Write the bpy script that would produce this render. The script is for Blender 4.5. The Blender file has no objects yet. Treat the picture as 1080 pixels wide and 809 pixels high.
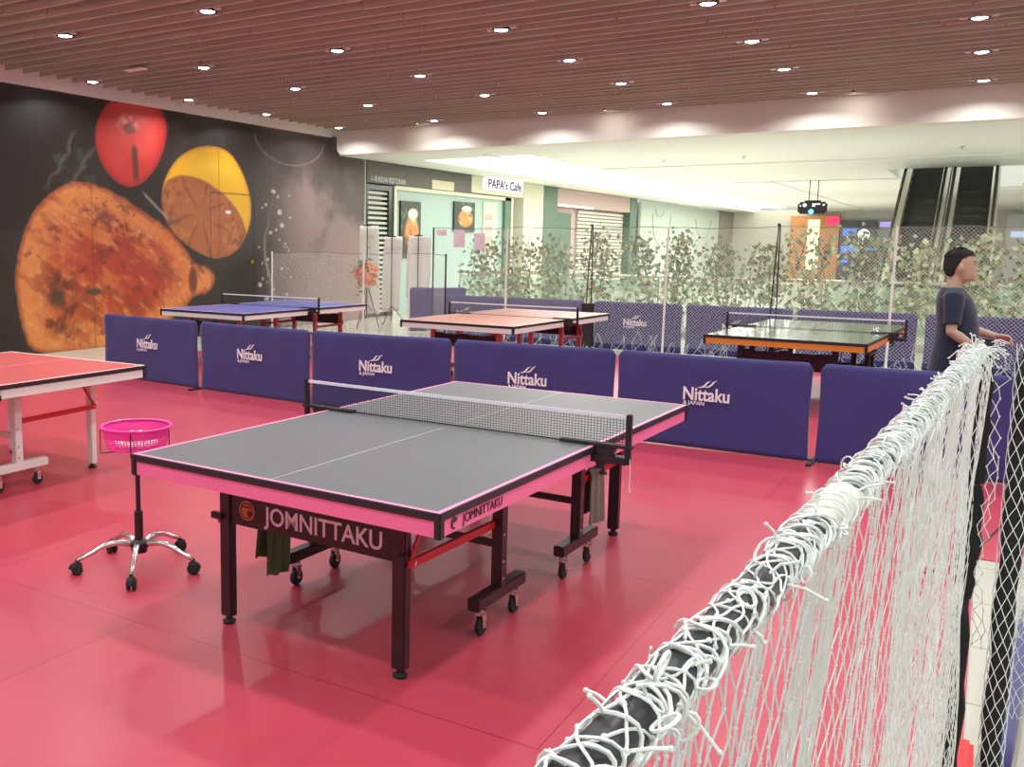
import bpy, bmesh, math, random
import numpy as np
from mathutils import Vector, Matrix, Euler, noise
rnd = random.Random(7)
C = bpy.context.scene.collection
PI = math.pi

# ------------------------------------------------------------------ camera
sc = bpy.context.scene
cam_data = bpy.data.cameras.new('camera')
cam = bpy.data.objects.new('camera', cam_data); C.objects.link(cam)
YAW, PITCH, ROLL = -0.5762929, 0.1309162, 0.0085705
fwd = Vector((math.sin(YAW)*math.cos(PITCH), math.cos(YAW)*math.cos(PITCH), -math.sin(PITCH)))
rt = fwd.cross(Vector((0,0,1))).normalized(); up = rt.cross(fwd)
r2 = rt*math.cos(ROLL)+up*math.sin(ROLL); u2 = up*math.cos(ROLL)-rt*math.sin(ROLL)
mt = Matrix((r2, u2, -fwd)).transposed().to_4x4(); mt.translation = Vector((3.02977, -2.75867, 1.65333))
cam.matrix_world = mt
cam_data.sensor_fit = 'HORIZONTAL'; cam_data.sensor_width = 36.0
cam_data.lens = 994.84/1080*36.0
cam_data.shift_x = (540-395.98)/1080; cam_data.shift_y = -(404.5-389.05)/1080
cam_data.clip_start = 0.02; cam_data.clip_end = 300
sc.camera = cam

# ------------------------------------------------------------------ world, exposure, room lights
w = bpy.data.worlds.new('world'); sc.world = w; w.use_nodes = True
bg = w.node_tree.nodes['Background']; bg.inputs[0].default_value = (0.93, 1.0, 1.0, 1); bg.inputs[1].default_value = 0.82
sc.view_settings.view_transform = 'Standard'; sc.view_settings.look = 'None'
sc.view_settings.gamma = 1.0; sc.view_settings.use_curve_mapping = False
sc.view_settings.exposure = -0.30
LAMP_W = 26.0        # each hall downlight
CORRIDOR_W = 500.0   # corridor panels

def area_light(name, loc, sx, sy, power, color=(1,1,1), rot=(0,0,0), parent=None, shape='RECTANGLE', spread=PI):
    l = bpy.data.lights.new(name, 'AREA'); l.shape = shape; l.size = sx
    if shape == 'RECTANGLE': l.size_y = sy
    l.energy = power; l.color = color; l.spread = spread
    o = bpy.data.objects.new(name, l); C.objects.link(o); o.location = loc; o.rotation_euler = rot; o.parent = parent
    return o
# the long light coffers over the mall corridor (their light; the glowing panels themselves are built further down)
for k, yy in enumerate((20, 30, 40)):
    area_light('corridor_light', (-5.0, yy, 3.40), 1.6, 8.0, CORRIDOR_W, (.98, 1, .97))
for k, (xx, yy) in enumerate(((0.0, 17.0), (4.5, 18.0), (-2.0, 28), (5.0, 30), (0, 40))):  # added square fills, no fixtures of their own, to brighten the corridor
    area_light('corridor_light', (xx, yy, 3.40), 1.5, 1.5, 210, (.98, 1, .97))
area_light('shop_light', (-7.3, 19.5, 3.2), .8, 8.0, 12, (.95, 1, .92))

# ------------------------------------------------------------------ helpers
def lin(c):
    out = []
    for v in c:
        v = v/255.0
        out.append(v/12.92 if v <= .04045 else ((v+.055)/1.055)**2.4)
    return tuple(out)
def mat(name, rgb, rough=.5, metal=0., var=0., vscale=8., bump=0., bscale=60., spec=.5, sheen=0., coat=0., alpha=1., trans=0.):
    m = bpy.data.materials.new(name); m.use_nodes = True
    nt = m.node_tree; b = nt.nodes['Principled BSDF']; c = lin(rgb)
    b.inputs['Base Color'].default_value = (*c, 1); b.inputs['Roughness'].default_value = rough
    b.inputs['Metallic'].default_value = metal; b.inputs['Specular IOR Level'].default_value = spec
    b.inputs['Coat Weight'].default_value = coat; b.inputs['Sheen Weight'].default_value = sheen
    b.inputs['Alpha'].default_value = alpha; b.inputs['Transmission Weight'].default_value = trans
    tc = nt.nodes.new('ShaderNodeTexCoord')
    if var > 0:
        n = nt.nodes.new('ShaderNodeTexNoise'); n.inputs['Scale'].default_value = vscale; n.inputs['Detail'].default_value = 4
        nt.links.new(tc.outputs['Object'], n.inputs['Vector'])
        r = nt.nodes.new('ShaderNodeMix'); r.data_type = 'RGBA'
        r.inputs[6].default_value = (*[v*(1-var) for v in c], 1); r.inputs[7].default_value = (*[min(1, v*(1+var)) for v in c], 1)
        nt.links.new(n.outputs['Fac'], r.inputs[0]); nt.links.new(r.outputs[2], b.inputs['Base Color'])
    if bump > 0:
        n2 = nt.nodes.new('ShaderNodeTexNoise'); n2.inputs['Scale'].default_value = bscale; n2.inputs['Detail'].default_value = 3
        nt.links.new(tc.outputs['Object'], n2.inputs['Vector'])
        bp = nt.nodes.new('ShaderNodeBump'); bp.inputs['Strength'].default_value = bump; bp.inputs['Distance'].default_value = .02
        nt.links.new(n2.outputs['Fac'], bp.inputs['Height']); nt.links.new(bp.outputs['Normal'], b.inputs['Normal'])
    return m
def emis(name, rgb, strength):
    m = bpy.data.materials.new(name); m.use_nodes = True; nt = m.node_tree
    b = nt.nodes['Principled BSDF']; c = lin(rgb)
    b.inputs['Base Color'].default_value = (*c, 1); b.inputs['Emission Color'].default_value = (*c, 1)
    b.inputs['Emission Strength'].default_value = strength
    return m
class MB:
    """collects shapes and links them as one mesh object"""
    def __init__(s): s.v = []; s.f = []; s.m = []
    def add(s, vs, fs, mi=0):
        k = len(s.v); s.v.extend([tuple(v) for v in vs]); s.f.extend([tuple(i+k for i in f) for f in fs]); s.m.extend([mi]*len(fs)); return s
    def box(s, x0, x1, y0, y1, z0, z1, mi=0, M=None, b=0.):
        if b > 0:
            b = min(b, (x1-x0)*.45, (y1-y0)*.45, (z1-z0)*.45)
            bm = bmesh.new(); bmesh.ops.create_cube(bm, size=1)
            for v in bm.verts: v.co = Vector(((x0+x1)/2+v.co.x*(x1-x0), (y0+y1)/2+v.co.y*(y1-y0), (z0+z1)/2+v.co.z*(z1-z0)))
            bmesh.ops.bevel(bm, geom=list(bm.edges), offset=b, segments=2, affect='EDGES')
            bm.verts.index_update()
            vs = [v.co.copy() for v in bm.verts]; fs = [[v.index for v in f.verts] for f in bm.faces]; bm.free()
        else:
            vs = [Vector(p) for p in ((x0,y0,z0),(x1,y0,z0),(x1,y1,z0),(x0,y1,z0),(x0,y0,z1),(x1,y0,z1),(x1,y1,z1),(x0,y1,z1))]
            fs = [(0,3,2,1),(4,5,6,7),(0,1,5,4),(1,2,6,5),(2,3,7,6),(3,0,4,7)]
        if M: vs = [M@v for v in vs]
        return s.add(vs, fs, mi)
    def tube(s, pts, r, n=8, mi=0, cap=True, closed=False):
        pts = [Vector(p) for p in pts]; N = len(pts)
        rs = r if hasattr(r, '__len__') else [r]*N
        t0 = (pts[1]-pts[0]).normalized()
        a = t0.orthogonal().normalized(); vs = []
        for i, p in enumerate(pts):
            if closed: t = (pts[(i+1) % N]-pts[i-1])
            else: t = pts[min(i+1, N-1)]-pts[max(i-1, 0)]
            if t.length < 1e-9: t = t0
            t.normalize(); a = (a-t*a.dot(t))
            if a.length < 1e-6: a = t.orthogonal()
            a.normalize(); b = t.cross(a)
            for k in range(n):
                th = 2*PI*k/n; vs.append(p+(a*math.cos(th)+b*math.sin(th))*rs[i])
        fs = []
        for i in range(N if closed else N-1):
            j = (i+1) % N
            for k in range(n): fs.append((i*n+k, i*n+(k+1) % n, j*n+(k+1) % n, j*n+k))
        if cap and not closed: fs.append(tuple(range(n-1, -1, -1))); fs.append(tuple((N-1)*n+k for k in range(n)))
        return s.add(vs, fs, mi)
    def cyl(s, p, q, r, n=16, mi=0): return s.tube([p, q], r, n, mi)
    def lathe(s, prof, c=(0,0,0), n=32, mi=0, axis='Z'):
        vs = []
        for (r, z) in prof:
            for k in range(n):
                th = 2*PI*k/n; x, y = r*math.cos(th), r*math.sin(th)
                vs.append((c[0]+x, c[1]+y, c[2]+z) if axis == 'Z' else ((c[0]+z, c[1]+x, c[2]+y) if axis == 'X' else (c[0]+x, c[1]+z, c[2]+y)))
        fs = [(i*n+k, i*n+(k+1) % n, (i+1)*n+(k+1) % n, (i+1)*n+k) for i in range(len(prof)-1) for k in range(n)]
        return s.add(vs, fs, mi)
    def ball(s, c, r, n=10, mi=0, sc=(1,1,1)):
        m = max(4, n//2); prof = [(max(1e-4, math.sin(PI*i/m)), -math.cos(PI*i/m)) for i in range(m+1)]
        vs = []; 
        for (a, z) in prof:
            for k in range(n): vs.append((c[0]+r*sc[0]*a*math.cos(2*PI*k/n), c[1]+r*sc[1]*a*math.sin(2*PI*k/n), c[2]+r*sc[2]*z))
        fs = [(i*n+k, i*n+(k+1) % n, (i+1)*n+(k+1) % n, (i+1)*n+k) for i in range(m) for k in range(n)]
        return s.add(vs, fs, mi)
    def prism(s, poly, fn, d0, d1, mi=0):
        """extrudes a 2D outline; fn(u, v, d) gives the point"""
        n = len(poly); vs = [fn(u, v, d0) for u, v in poly]+[fn(u, v, d1) for u, v in poly]
        fs = [tuple(range(n-1, -1, -1)), tuple(range(n, 2*n))]+[(i, (i+1) % n, n+(i+1) % n, n+i) for i in range(n)]
        return s.add(vs, fs, mi)
    def build(s, name, m, parent=None, smooth=False, loc=None, rotz=None):
        me = bpy.data.meshes.new(name); me.from_pydata([tuple(v) for v in s.v], [], s.f)
        for mm in (m if isinstance(m, (list, tuple)) else [m]): me.materials.append(mm)
        me.polygons.foreach_set('material_index', s.m)
        if smooth: me.polygons.foreach_set('use_smooth', [True]*len(s.f))
        me.update()
        bm = bmesh.new(); bm.from_mesh(me); bmesh.ops.recalc_face_normals(bm, faces=bm.faces); bm.to_mesh(me); bm.free()
        o = bpy.data.objects.new(name, me); C.objects.link(o); o.parent = parent
        if loc is not None: o.location = loc
        if rotz is not None: o.rotation_euler = (0, 0, rotz)
        return o
def tag(o, label=None, cat=None, group=None, kind=None):
    if label: o['label'] = label
    if cat: o['category'] = cat
    if group: o['group'] = group
    if kind: o['kind'] = kind
    return o
def struct(o): o['kind'] = 'structure'; return o
def empty(name, loc, rz=0, label=None, cat=None, group=None):
    o = bpy.data.objects.new(name, None); C.objects.link(o); o.location = loc; o.rotation_euler = (0, 0, rz); o.empty_display_size = .1
    return tag(o, label, cat, group)
def copy_tree(o, parent=None):
    c = o.copy(); C.objects.link(c); c.parent = parent
    for ch in [x for x in C.objects if x.parent == o]: copy_tree(ch, c)
    return c
def text_mesh(name, s, size, m, M, parent=None, bold=0.0, ext=.0015, align='CENTER', sx=1.0, fit=None):
    cu = bpy.data.curves.new(name, 'FONT'); cu.body = s; cu.size = size; cu.align_x = align; cu.align_y = 'CENTER'
    cu.offset = bold; cu.extrude = ext
    o = bpy.data.objects.new(name, cu); C.objects.link(o)
    dg = bpy.context.evaluated_depsgraph_get(); me = bpy.data.meshes.new_from_object(o.evaluated_get(dg))
    bpy.data.objects.remove(o); bpy.data.curves.remove(cu)
    xs = [v.co.x for v in me.vertices]; k = sx
    if fit: k = fit/max(1e-6, max(xs)-min(xs))
    for v in me.vertices: v.co.x *= k; v.co = M@v.co
    me.materials.clear(); me.materials.append(m)
    o = bpy.data.objects.new(name, me); C.objects.link(o); o.parent = parent
    return o
def plane_M(loc, xdir, updir=(0,0,1)):
    x = Vector(xdir).normalized(); y = Vector(updir).normalized(); z = x.cross(y)
    m = Matrix((x, y, z)).transposed().to_4x4(); m.translation = Vector(loc); return m

# ------------------------------------------------------------------ materials
M_steel = mat('black_steel', (48,24,32), .35, 0, spec=.5)
M_black = mat('black_plastic', (38,34,38), .45)
M_blackrub = mat('black_rubber', (34,30,32), .7)
M_white = mat('white_paint', (232,228,220), .4)
M_chrome = mat('chrome', (215,212,210), .12, 1.)
M_redbar = mat('red_steel', (200,38,48), .4)
M_pink = mat('pink_apron', (246,118,166), .38)
M_pinkline = mat('pink_edge_line', (250,150,190), .4)
M_grey_top = mat('grey_table_top', (104,103,106), .42, var=.04, vscale=3)
M_line = mat('line_paint', (205,200,200), .5)
M_navy = mat('navy_cloth', (50,46,112), .62, var=.08, vscale=2.0, bump=.35, bscale=2.2, sheen=.25)
M_navy2 = mat('dark_navy_cloth', (42,46,92), .7, bump=.3, bscale=3)
M_print = mat('white_print', (235,228,232), .6)
M_cord = mat('white_cord', (236,240,236), .75)
M_fnet = mat('white_fence_net', (222,226,218), .8)
M_cream = mat('cream_wall', (212,212,192), .6, var=.02)
M_pinkwall = mat('fascia_paint', (238,230,220), .55)
M_wood_dark = None

# ------------------------------------------------------------------ floor, ceiling, walls
def floor_tiles():
    m = bpy.data.materials.new('beige_floor_tiles'); m.use_nodes = True; nt = m.node_tree; b = nt.nodes['Principled BSDF']
    tc = nt.nodes.new('ShaderNodeTexCoord'); br = nt.nodes.new('ShaderNodeTexBrick')
    nt.links.new(tc.outputs['Object'], br.inputs['Vector'])
    br.offset = 0; br.inputs['Scale'].default_value = 1
    br.inputs['Color1'].default_value = (*lin((204,200,184)), 1); br.inputs['Color2'].default_value = (*lin((196,191,176)), 1)
    br.inputs['Mortar'].default_value = (*lin((150,140,120)), 1); br.inputs['Mortar Size'].default_value = .004
    br.inputs['Brick Width'].default_value = .6; br.inputs['Row Height'].default_value = .6
    nt.links.new(br.outputs['Color'], b.inputs['Base Color']); b.inputs['Roughness'].default_value = .22
    return m
def red_mat():
    m = bpy.data.materials.new('red_vinyl'); m.use_nodes = True; nt = m.node_tree; b = nt.nodes['Principled BSDF']
    tc = nt.nodes.new('ShaderNodeTexCoord'); mp = nt.nodes.new('ShaderNodeMapping'); nt.links.new(tc.outputs['Object'], mp.inputs[0])
    br = nt.nodes.new('ShaderNodeTexBrick'); br.offset = .37
    nt.links.new(mp.outputs[0], br.inputs['Vector'])
    br.inputs['Scale'].default_value = 1; br.inputs['Brick Width'].default_value = 3.0; br.inputs['Row Height'].default_value = 1.8
    br.inputs['Color1'].default_value = (*lin((202,72,90)), 1); br.inputs['Color2'].default_value = (*lin((196,66,84)), 1)
    br.inputs['Mortar'].default_value = (*lin((168,40,58)), 1); br.inputs['Mortar Size'].default_value = .003; br.inputs['Bias'].default_value = 0
    n = nt.nodes.new('ShaderNodeTexNoise'); n.inputs['Scale'].default_value = 1.3; n.inputs['Detail'].default_value = 5
    nt.links.new(tc.outputs['Object'], n.inputs['Vector'])
    mx = nt.nodes.new('ShaderNodeMix'); mx.data_type = 'RGBA'; mx.blend_type = 'MULTIPLY'; mx.inputs[0].default_value = .18
    nt.links.new(br.outputs['Color'], mx.inputs[6]); nt.links.new(n.outputs['Color'], mx.inputs[7])
    nt.links.new(mx.outputs[2], b.inputs['Base Color'])
    rr = nt.nodes.new('ShaderNodeMapRange'); rr.inputs[3].default_value = .24; rr.inputs[4].default_value = .42
    nt.links.new(n.outputs['Fac'], rr.inputs[0]); nt.links.new(rr.outputs[0], b.inputs['Roughness'])
    b.inputs['Specular IOR Level'].default_value = .5
    return m
M_tiles = floor_tiles(); M_red = red_mat()
struct(MB().box(-9.2, 16, -8, 52, -.12, -.006).build('floor', M_tiles))
struct(MB().box(-7.2, 3.07, -8, 11.3, -.005, 0.0).build('floor', M_red))
struct(MB().box(3.07, 6.5, 3.15, 11.3, -.005, 0.0).build('floor', M_red))

def wood_slat():
    m = bpy.data.materials.new('brown_slat_wood'); m.use_nodes = True; nt = m.node_tree; b = nt.nodes['Principled BSDF']
    tc = nt.nodes.new('ShaderNodeTexCoord'); mp = nt.nodes.new('ShaderNodeMapping'); nt.links.new(tc.outputs['Object'], mp.inputs[0])
    mp.inputs['Scale'].default_value = (.35, 3.57, 14)
    n = nt.nodes.new('ShaderNodeTexNoise'); n.inputs['Scale'].default_value = 2.0; n.inputs['Detail'].default_value = 6
    nt.links.new(mp.outputs[0], n.inputs['Vector'])
    cr = nt.nodes.new('ShaderNodeValToRGB'); cr.color_ramp.elements[0].color = (*lin((176,170,156)), 1); cr.color_ramp.elements[1].color = (*lin((214,206,190)), 1)
    cr.color_ramp.elements[0].position = .3; cr.color_ramp.elements[1].position = .75
    nt.links.new(n.outputs['Fac'], cr.inputs[0]); nt.links.new(cr.outputs[0], b.inputs['Base Color']); b.inputs['Roughness'].default_value = .5
    return m
M_slat = wood_slat()
M_slatedge = mat('slat_lit_edge', (214,200,186), .5)  # bottom edges coloured paler to paint the light they catch
M_slatback = mat('ceiling_void_paint', (104,84,74), .8)
CZ = 3.945
struct(MB().box(-9.2, 9.0, -8, 13.6, 4.25, 4.35).build('ceiling', M_slatback))
b = MB(); y = -6.0; PITCHY = .28; k = 0
ys = [5.25+PITCHY*i for i in range(-40, 30)]
LAMPS = [(X, Y) for X in (-8.1, -5.92, -3.76, -1.6, .56, 2.72, 4.9, 7.1) for Y in (-3.6, -1.55, .5, 2.55, 4.62, 6.65, 8.7, 10.75, 12.82)]
for yy in ys:
    if yy > 13.45 or yy < -6: continue
    # broken joints in the boards, a finger wide
    cuts = [-8.36]+sorted(rnd.uniform(-8, 8.6) for _ in range(4))+[8.9]
    for i in range(len(cuts)-1):
        x0, x1 = cuts[i]+(.012 if i else 0), cuts[i+1]-.012
        if x1-x0 < .1: continue
        dz = rnd.uniform(-.006, .006)
        b.box(x0, x1, yy-.008, yy+.008, CZ+.008+dz, CZ+.13, 0); b.box(x0, x1, yy-.009, yy+.009, CZ+dz, CZ+.008+dz, 1)
struct(b.build('ceiling', [M_slat, M_slatedge]))
# pale ledge at the wall end of the slats
struct(MB().box(-8.95, -8.72, -8, 13.6, 3.865, 4.24).build('trim_1', M_pinkwall))
# fascia beam between hall and corridor, lower left corner rounded
fp = [(-8.62, 4.3), (-8.62, 3.66)]+[(-8.62+.14*(1-math.cos(t)), 3.64-.14*math.sin(t)) for t in [PI/2*i/6 for i in range(7)]]+[(16, 3.5), (16, 4.3)]
struct(MB().prism(fp, lambda u, v, d: (u, d, v), 13.62, 13.95).build('wall_back', M_pinkwall))
# corridor ceiling with light coffer and the opening for the escalators
M_cceil = mat('corridor_ceiling_paint', (238,242,240), .6)
cz0, cz1 = 3.52, 3.62
HX0, HX1, HY0, HY1 = .75, 3.55, 22.9, 31.0
c = MB()
SX0, SX1, SY0 = -7.75, -5.2, 15.7
c.box(-9.0, SX0, 13.95, 52, cz0, cz1).box(SX0, SX1, 13.95, SY0, cz0, cz1).box(SX1, HX0, 13.95, 52, cz0, cz1)
c.box(HX0, 16, 13.95, HY0, cz0, cz1).box(HX1, 16, HY0, 52, cz0, cz1).box(HX0, HX1, HY1, 52, cz0, cz1)
# shaft above the opening
c.box(HX0-.1, HX0, HY0, HY1, cz1, 7.5).box(HX1, HX1+.1, HY0, HY1, cz1, 7.5).box(HX0, HX1, HY0-.1, HY0, cz1, 7.5).box(HX0, HX1, HY1, HY1+.1, cz1, 9.0)
# raised coffer joints
for (x0, x1, y0, y1) in ((-5.9, 12, 19.6, 19.66), (-5.9, -5.84, 15, 50), (-3.4, 12, 26.0, 26.08), (-2.4, -2.36, 26, 50)):
    if x1 > HX0 and y0 > HY0 and y0 < HY1: x1 = HX0
    c.box(x0, x1, y0, y1, cz0-.03, cz0)
struct(c.build('ceiling', M_cceil))
M_cove = emis('cove_light', (255,253,240), 2.6)
struct(MB().box(SX0, SX1, SY0, 52, 3.80, 3.83).build('ceiling', M_cove))
struct(MB().box(SX0-.02, SX0, SY0, 52, cz1, 3.83).box(SX1, SX1+.02, SY0, 52, cz1, 3.83).box(SX0, SX1, SY0-.02, SY0, cz1, 3.83).build('trim_2', M_white))

# left wall behind the mural and behind the shops
WX = -8.80
M_wallL = mat('wall_paint', (196,188,172), .7)
struct(MB().box(WX-.25, WX-.02, -8, 14.93, 0, 4.3).build('wall_left', M_wallL))

# ------------------------------------------------------------------ printed wall mural
def vnoise(y, z, s, seed=0, oct=4):
    """value noise on numpy arrays"""
    out = np.zeros_like(y); amp = .5; tot = 0
    rs = np.random.RandomState(seed); tab = rs.rand(256, 256)
    for o in range(oct):
        a = y*s*(2**o)+17.3*o; b_ = z*s*(2**o)+5.1*o
        ia = np.floor(a).astype(int); ib = np.floor(b_).astype(int); fa = a-ia; fb = b_-ib
        fa = fa*fa*(3-2*fa); fb = fb*fb*(3-2*fb)
        g = lambda i, j: tab[(i) % 256, (j) % 256]
        v = (g(ia, ib)*(1-fa)+g(ia+1, ib)*fa)*(1-fb)+(g(ia, ib+1)*(1-fa)+g(ia+1, ib+1)*fa)*fb
        out += v*amp; tot += amp; amp *= .55
    return out/tot
def inside(poly, y, z):
    """signed distance, positive inside"""
    P = np.array(poly, float); n = len(P); ins = np.zeros(y.shape, bool); d = np.full(y.shape, 1e9)
    for i in range(n):
        a = P[i]; b_ = P[(i+1) % n]; e = b_-a
        t = np.clip(((y-a[0])*e[0]+(z-a[1])*e[1])/(e@e), 0, 1)
        d = np.minimum(d, np.hypot(y-a[0]-t*e[0], z-a[1]-t*e[1]))
        c_ = ((a[1] > z) != (b_[1] > z)) & (y < (b_[0]-a[0])*(z-a[1])/(b_[1]-a[1]+1e-12)+a[0]); ins ^= c_
    return np.where(ins, d, -d)
def smooth_poly(P, it=2):
    for _ in range(it):
        Q = []
        for i in range(len(P)):
            a, b_ = P[i], P[(i+1) % len(P)]
            Q += [(a[0]*.75+b_[0]*.25, a[1]*.75+b_[1]*.25), (a[0]*.25+b_[0]*.75, a[1]*.25+b_[1]*.75)]
        P = Q
    return P
def ss(x, a, b_): t = np.clip((x-a)/(b_-a), 0, 1); return t*t*(3-2*t)
def paint_mural(y, z):
    col = np.zeros(y.shape+(3,))
    def C3(c): return np.array(c, float)
    def mix(c, m_):
        nonlocal col
        m_ = np.clip(m_, 0, 1)[..., None]; col = col*(1-m_)+(C3(c) if not isinstance(c, np.ndarray) or c.ndim == 1 else c)*m_
    n1 = vnoise(y, z, 1.2, 1); n2 = vnoise(y, z, 5, 2); n3 = vnoise(y, z, 14, 3)
    col[:] = C3((40,28,26)); mix((58,48,40), ss(n1, .45, .7)*.6)
    mix((96,78,78), ss(y, 10.9, 12.0)*.8); mix((158,130,128), ss(y, 11.2, 13.0)*ss(n1+.14*(2-z), .25, .65)*.85)
    mix((70,56,58), ss(y, 11.2, 12.4)*ss(z, 2.6, 3.7)*.7)
    # herbs behind the fruit
    m_ = ss(inside([(6.4,2.4),(6.5,3.1),(7.2,3.45),(7.6,3.0),(7.4,2.45)], y, z), -.05, .15)
    mix((60,62,54), m_*ss(np.sin(y*13+z*7+n2*3), .0, .4)*ss(np.sin(z*16-y*5+n1*4), -.4, .2)*.8); mix((104,108,92), m_*ss(np.sin(y*14-z*9+n2*4), .75, .95)*.5)
    m_ = ss(inside([(8.9,2.9),(9.2,3.5),(9.6,3.5),(9.3,3.1)], y, z), -.05, .1); mix((74,58,46), m_*.6*n2*1.4)
    # water splash
    arc = np.abs(np.hypot((y-12.3)/1.1, (z-3.75)/.55)-1); mix((186,164,156), (1-ss(arc, .0, .035))*(z < 3.72)*.55)
    arc = np.abs(np.hypot((y-12.0)/.5, (z-3.3)/.35)-1); mix((150,128,124), (1-ss(arc, .0, .05))*.3*n2)
    rs = np.random.RandomState(5)
    for i in range(46):
        cy_, cz_ = rs.uniform(11.3, 12.3), rs.uniform(.4, 2.7); r_ = rs.uniform(.012, .035)*(1 if i % 5 else 2.0)
        mix((222,208,200), (1-ss(np.hypot((y-cy_)/1.3, (z-cz_)), r_*.6, r_))*.8)
    mix((206,196,190), (1-ss(np.abs(y-11.55-.12*np.sin(z*3)-.1*n2), .015, .06))*ss(z, .2, .5)*(1-ss(z, 1.2, 2.6))*.5)
    # tomato
    tom = smooth_poly([(8.19,3.99),(7.72,3.9),(7.42,3.5),(7.4,3.1),(7.58,2.77),(7.92,2.54),(8.28,2.56),(8.67,2.86),(8.93,3.35),(8.94,3.75),(8.62,3.97)])
    d = inside(tom, y, z); mt_ = ss(d, -.015, .02)
    mix((196,52,48), mt_); mix((232,92,84), mt_*ss(d, .05, .35)*ss(n1, .3, .7)*.6); mix((150,30,34), mt_*(1-ss(d, 0, .12))*.55)
    mix((238,170,160), mt_*(1-ss(np.hypot((y-8.08)/.26, (z-3.55)/.17), .5, 1.1))*ss(n3, .4, .6)*.75)
    mix((110,44,38), mt_*(1-ss(np.hypot((y-8.1)/.16, (z-3.47)/.1), .5, 1.1))*.7)
    mix((84,52,40), mt_*(1-ss(np.abs(y-8.2-(3.2-z)*.06), .04, .08))*ss(z, 2.6, 2.72)*(1-ss(z, 3.15, 3.25))*.85)
    # lemon
    lem = smooth_poly([(9.81,3.38),(9.2,3.14),(8.84,2.72),(8.76,2.28),(8.95,1.88),(9.5,1.54),(10.09,1.35),(10.68,1.49),(11.06,1.95),(11.1,2.5),(10.83,3.02),(10.43,3.36)])
    d = inside(lem, y, z); ml = ss(d, -.015, .02)
    mix((232,172,30), ml); mix((250,206,60), ml*ss(d, .1, .4)*ss(z, 2.7, 3.1)*.7); mix((190,120,24), ml*(1-ss(d, 0, .1))*.5)
    cut = smooth_poly([(8.8,2.62),(9.1,2.8),(9.55,2.82),(10.05,2.68),(10.5,2.45),(10.85,2.1),(11.0,1.7),(10.6,1.2),(9.6,1.3),(8.6,1.8)])
    dc = inside(cut, y, z); mc = ml*ss(dc, -.02, .03)
    mix((172,98,54), mc); ang = np.arctan2(z-2.15, y-9.75); rr = np.hypot(y-9.75, (z-2.1)*1.2)
    mix((118,64,40), mc*ss(np.abs(np.sin(ang*4+n1*2)), .0, .12)*0+mc*(1-ss(np.abs(np.sin(ang*3.5+n1*2.5)), .08, .3))*.6)
    mix((206,124,66), mc*ss(n2, .5, .75)*.6); mix((104,62,44), mc*ss(n3, .55, .72)*ss(rr, .4, .9)*.65); mix((150,80,44), mc*(1-ss(dc, 0, .12))*.55)
    # grilled chicken
    chk = smooth_poly([(7.09,2.60),(6.64,2.46),(6.23,2.13),(5.96,1.65),(5.85,1.04),(5.92,.49),(6.1,-.05),(7.45,-.1),(8.48,.13),(9.27,.5),(9.5,.73),(9.93,.76),(10.1,1.01),(9.96,1.21),(9.53,1.3),(9.32,1.56),(8.93,1.91),(8.33,2.18),(7.74,2.46)], 2)
    d = inside(chk, y+.05*(n2-.5), z+.05*(n3-.5)); mk = ss(d, -.015, .03)
    mix((196,94,46), mk)
    mix((224,146,84), mk*ss(n1+.25*(1-ss(d, .1, .7))-.05, .5, .78)*.75)
    rot = lambda q, f1, f2, sd: vnoise((y*math.cos(q)+z*math.sin(q))*f1, (z*math.cos(q)-y*math.sin(q))*f2, 1.0, sd)
    core = 1-ss(np.hypot((y-7.9)/1.55, (z-1.25+(y-7.9)*.22)/.95), .35, 1.1)
    mix((166,50,32), mk*ss(rot(-.5, 1.6, 4.5, 9), .36, .60)*core*.9); mix((92,34,36), mk*ss(n3, .42, .66)*(1-ss(np.hypot((y-7.75)/1.0, (z-1.95+(y-7.75)*.36)/.22), .4, 1.2))*.85); mix((80,36,28), mk*ss(n2, .40, .66)*(1-ss(np.hypot((y-6.7)/.35, (z-.7)/.7), .4, 1.2))*.7); mix((236,168,98), mk*ss(n3, .54, .70)*.35*(1-core*.6))
    mix((112,38,34), mk*ss(rot(-.45, 2.2, 8.0, 8), .50, .66)*(1-ss(np.hypot((y-7.9)/1.25, (z-1.80+(y-7.9)*.42)/.30), .5, 1.2))*.9)
    mix((128,54,34), mk*ss(rot(-.6, 2.6, 6.0, 12), .56, .70)*.45)
    mix((240,178,112), mk*ss(rot(-.55, 4.0, 16.0, 11), .60, .78)*.5)
    mix((226,138,70), mk*(1-ss(np.abs(d-.22), .0, .16))*.45); mix((140,60,32), mk*(1-ss(d, 0, .10))*.7)
    mix((96,40,28), mk*(1-ss(np.hypot((y-9.50)/.13, (z-1.0)/.30), .5, 1.1))*.8)
    mix((92,40,30), mk*ss(rot(-.3, 5.0, 7.0, 14), .66, .74)*.5)
    mix((96,40,30), mk*(1-ss(np.hypot((y-6.62)/.2, (z-.9)/.35), .4, 1.1))*n2*1.3)
    for (py, pz, a, b_) in ((6.62,.82,.1,.14),(7.3,.88,.16,.07)):
        mix((74,70,38), mk*(1-ss(np.hypot((y-py)/a, (z-pz)/b_), .6, 1.05))*.85)
    # white onion slivers and the bone end
    mix((176,164,158), (1-ss(np.abs((z-2.3)+(y-8.6)*.75), .01, .035))*ss(y, 8.3, 8.45)*(1-ss(y, 8.85, 9.0))*(1-mk)*.8)
    # service door cut into the print
    ln = lambda v, c_, w_: 1-ss(np.abs(v-c_), w_*.5, w_)
    mix((20,14,14), ln(y, 11.16, .02)*(z < 2.56)*.8); mix((20,14,14), ln(z, 2.56, .02)*(y > 9.98)*(y < 11.16)*.5); mix((20,14,14), ln(y, 9.98, .014)*(z < 2.56)*.35)
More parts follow.
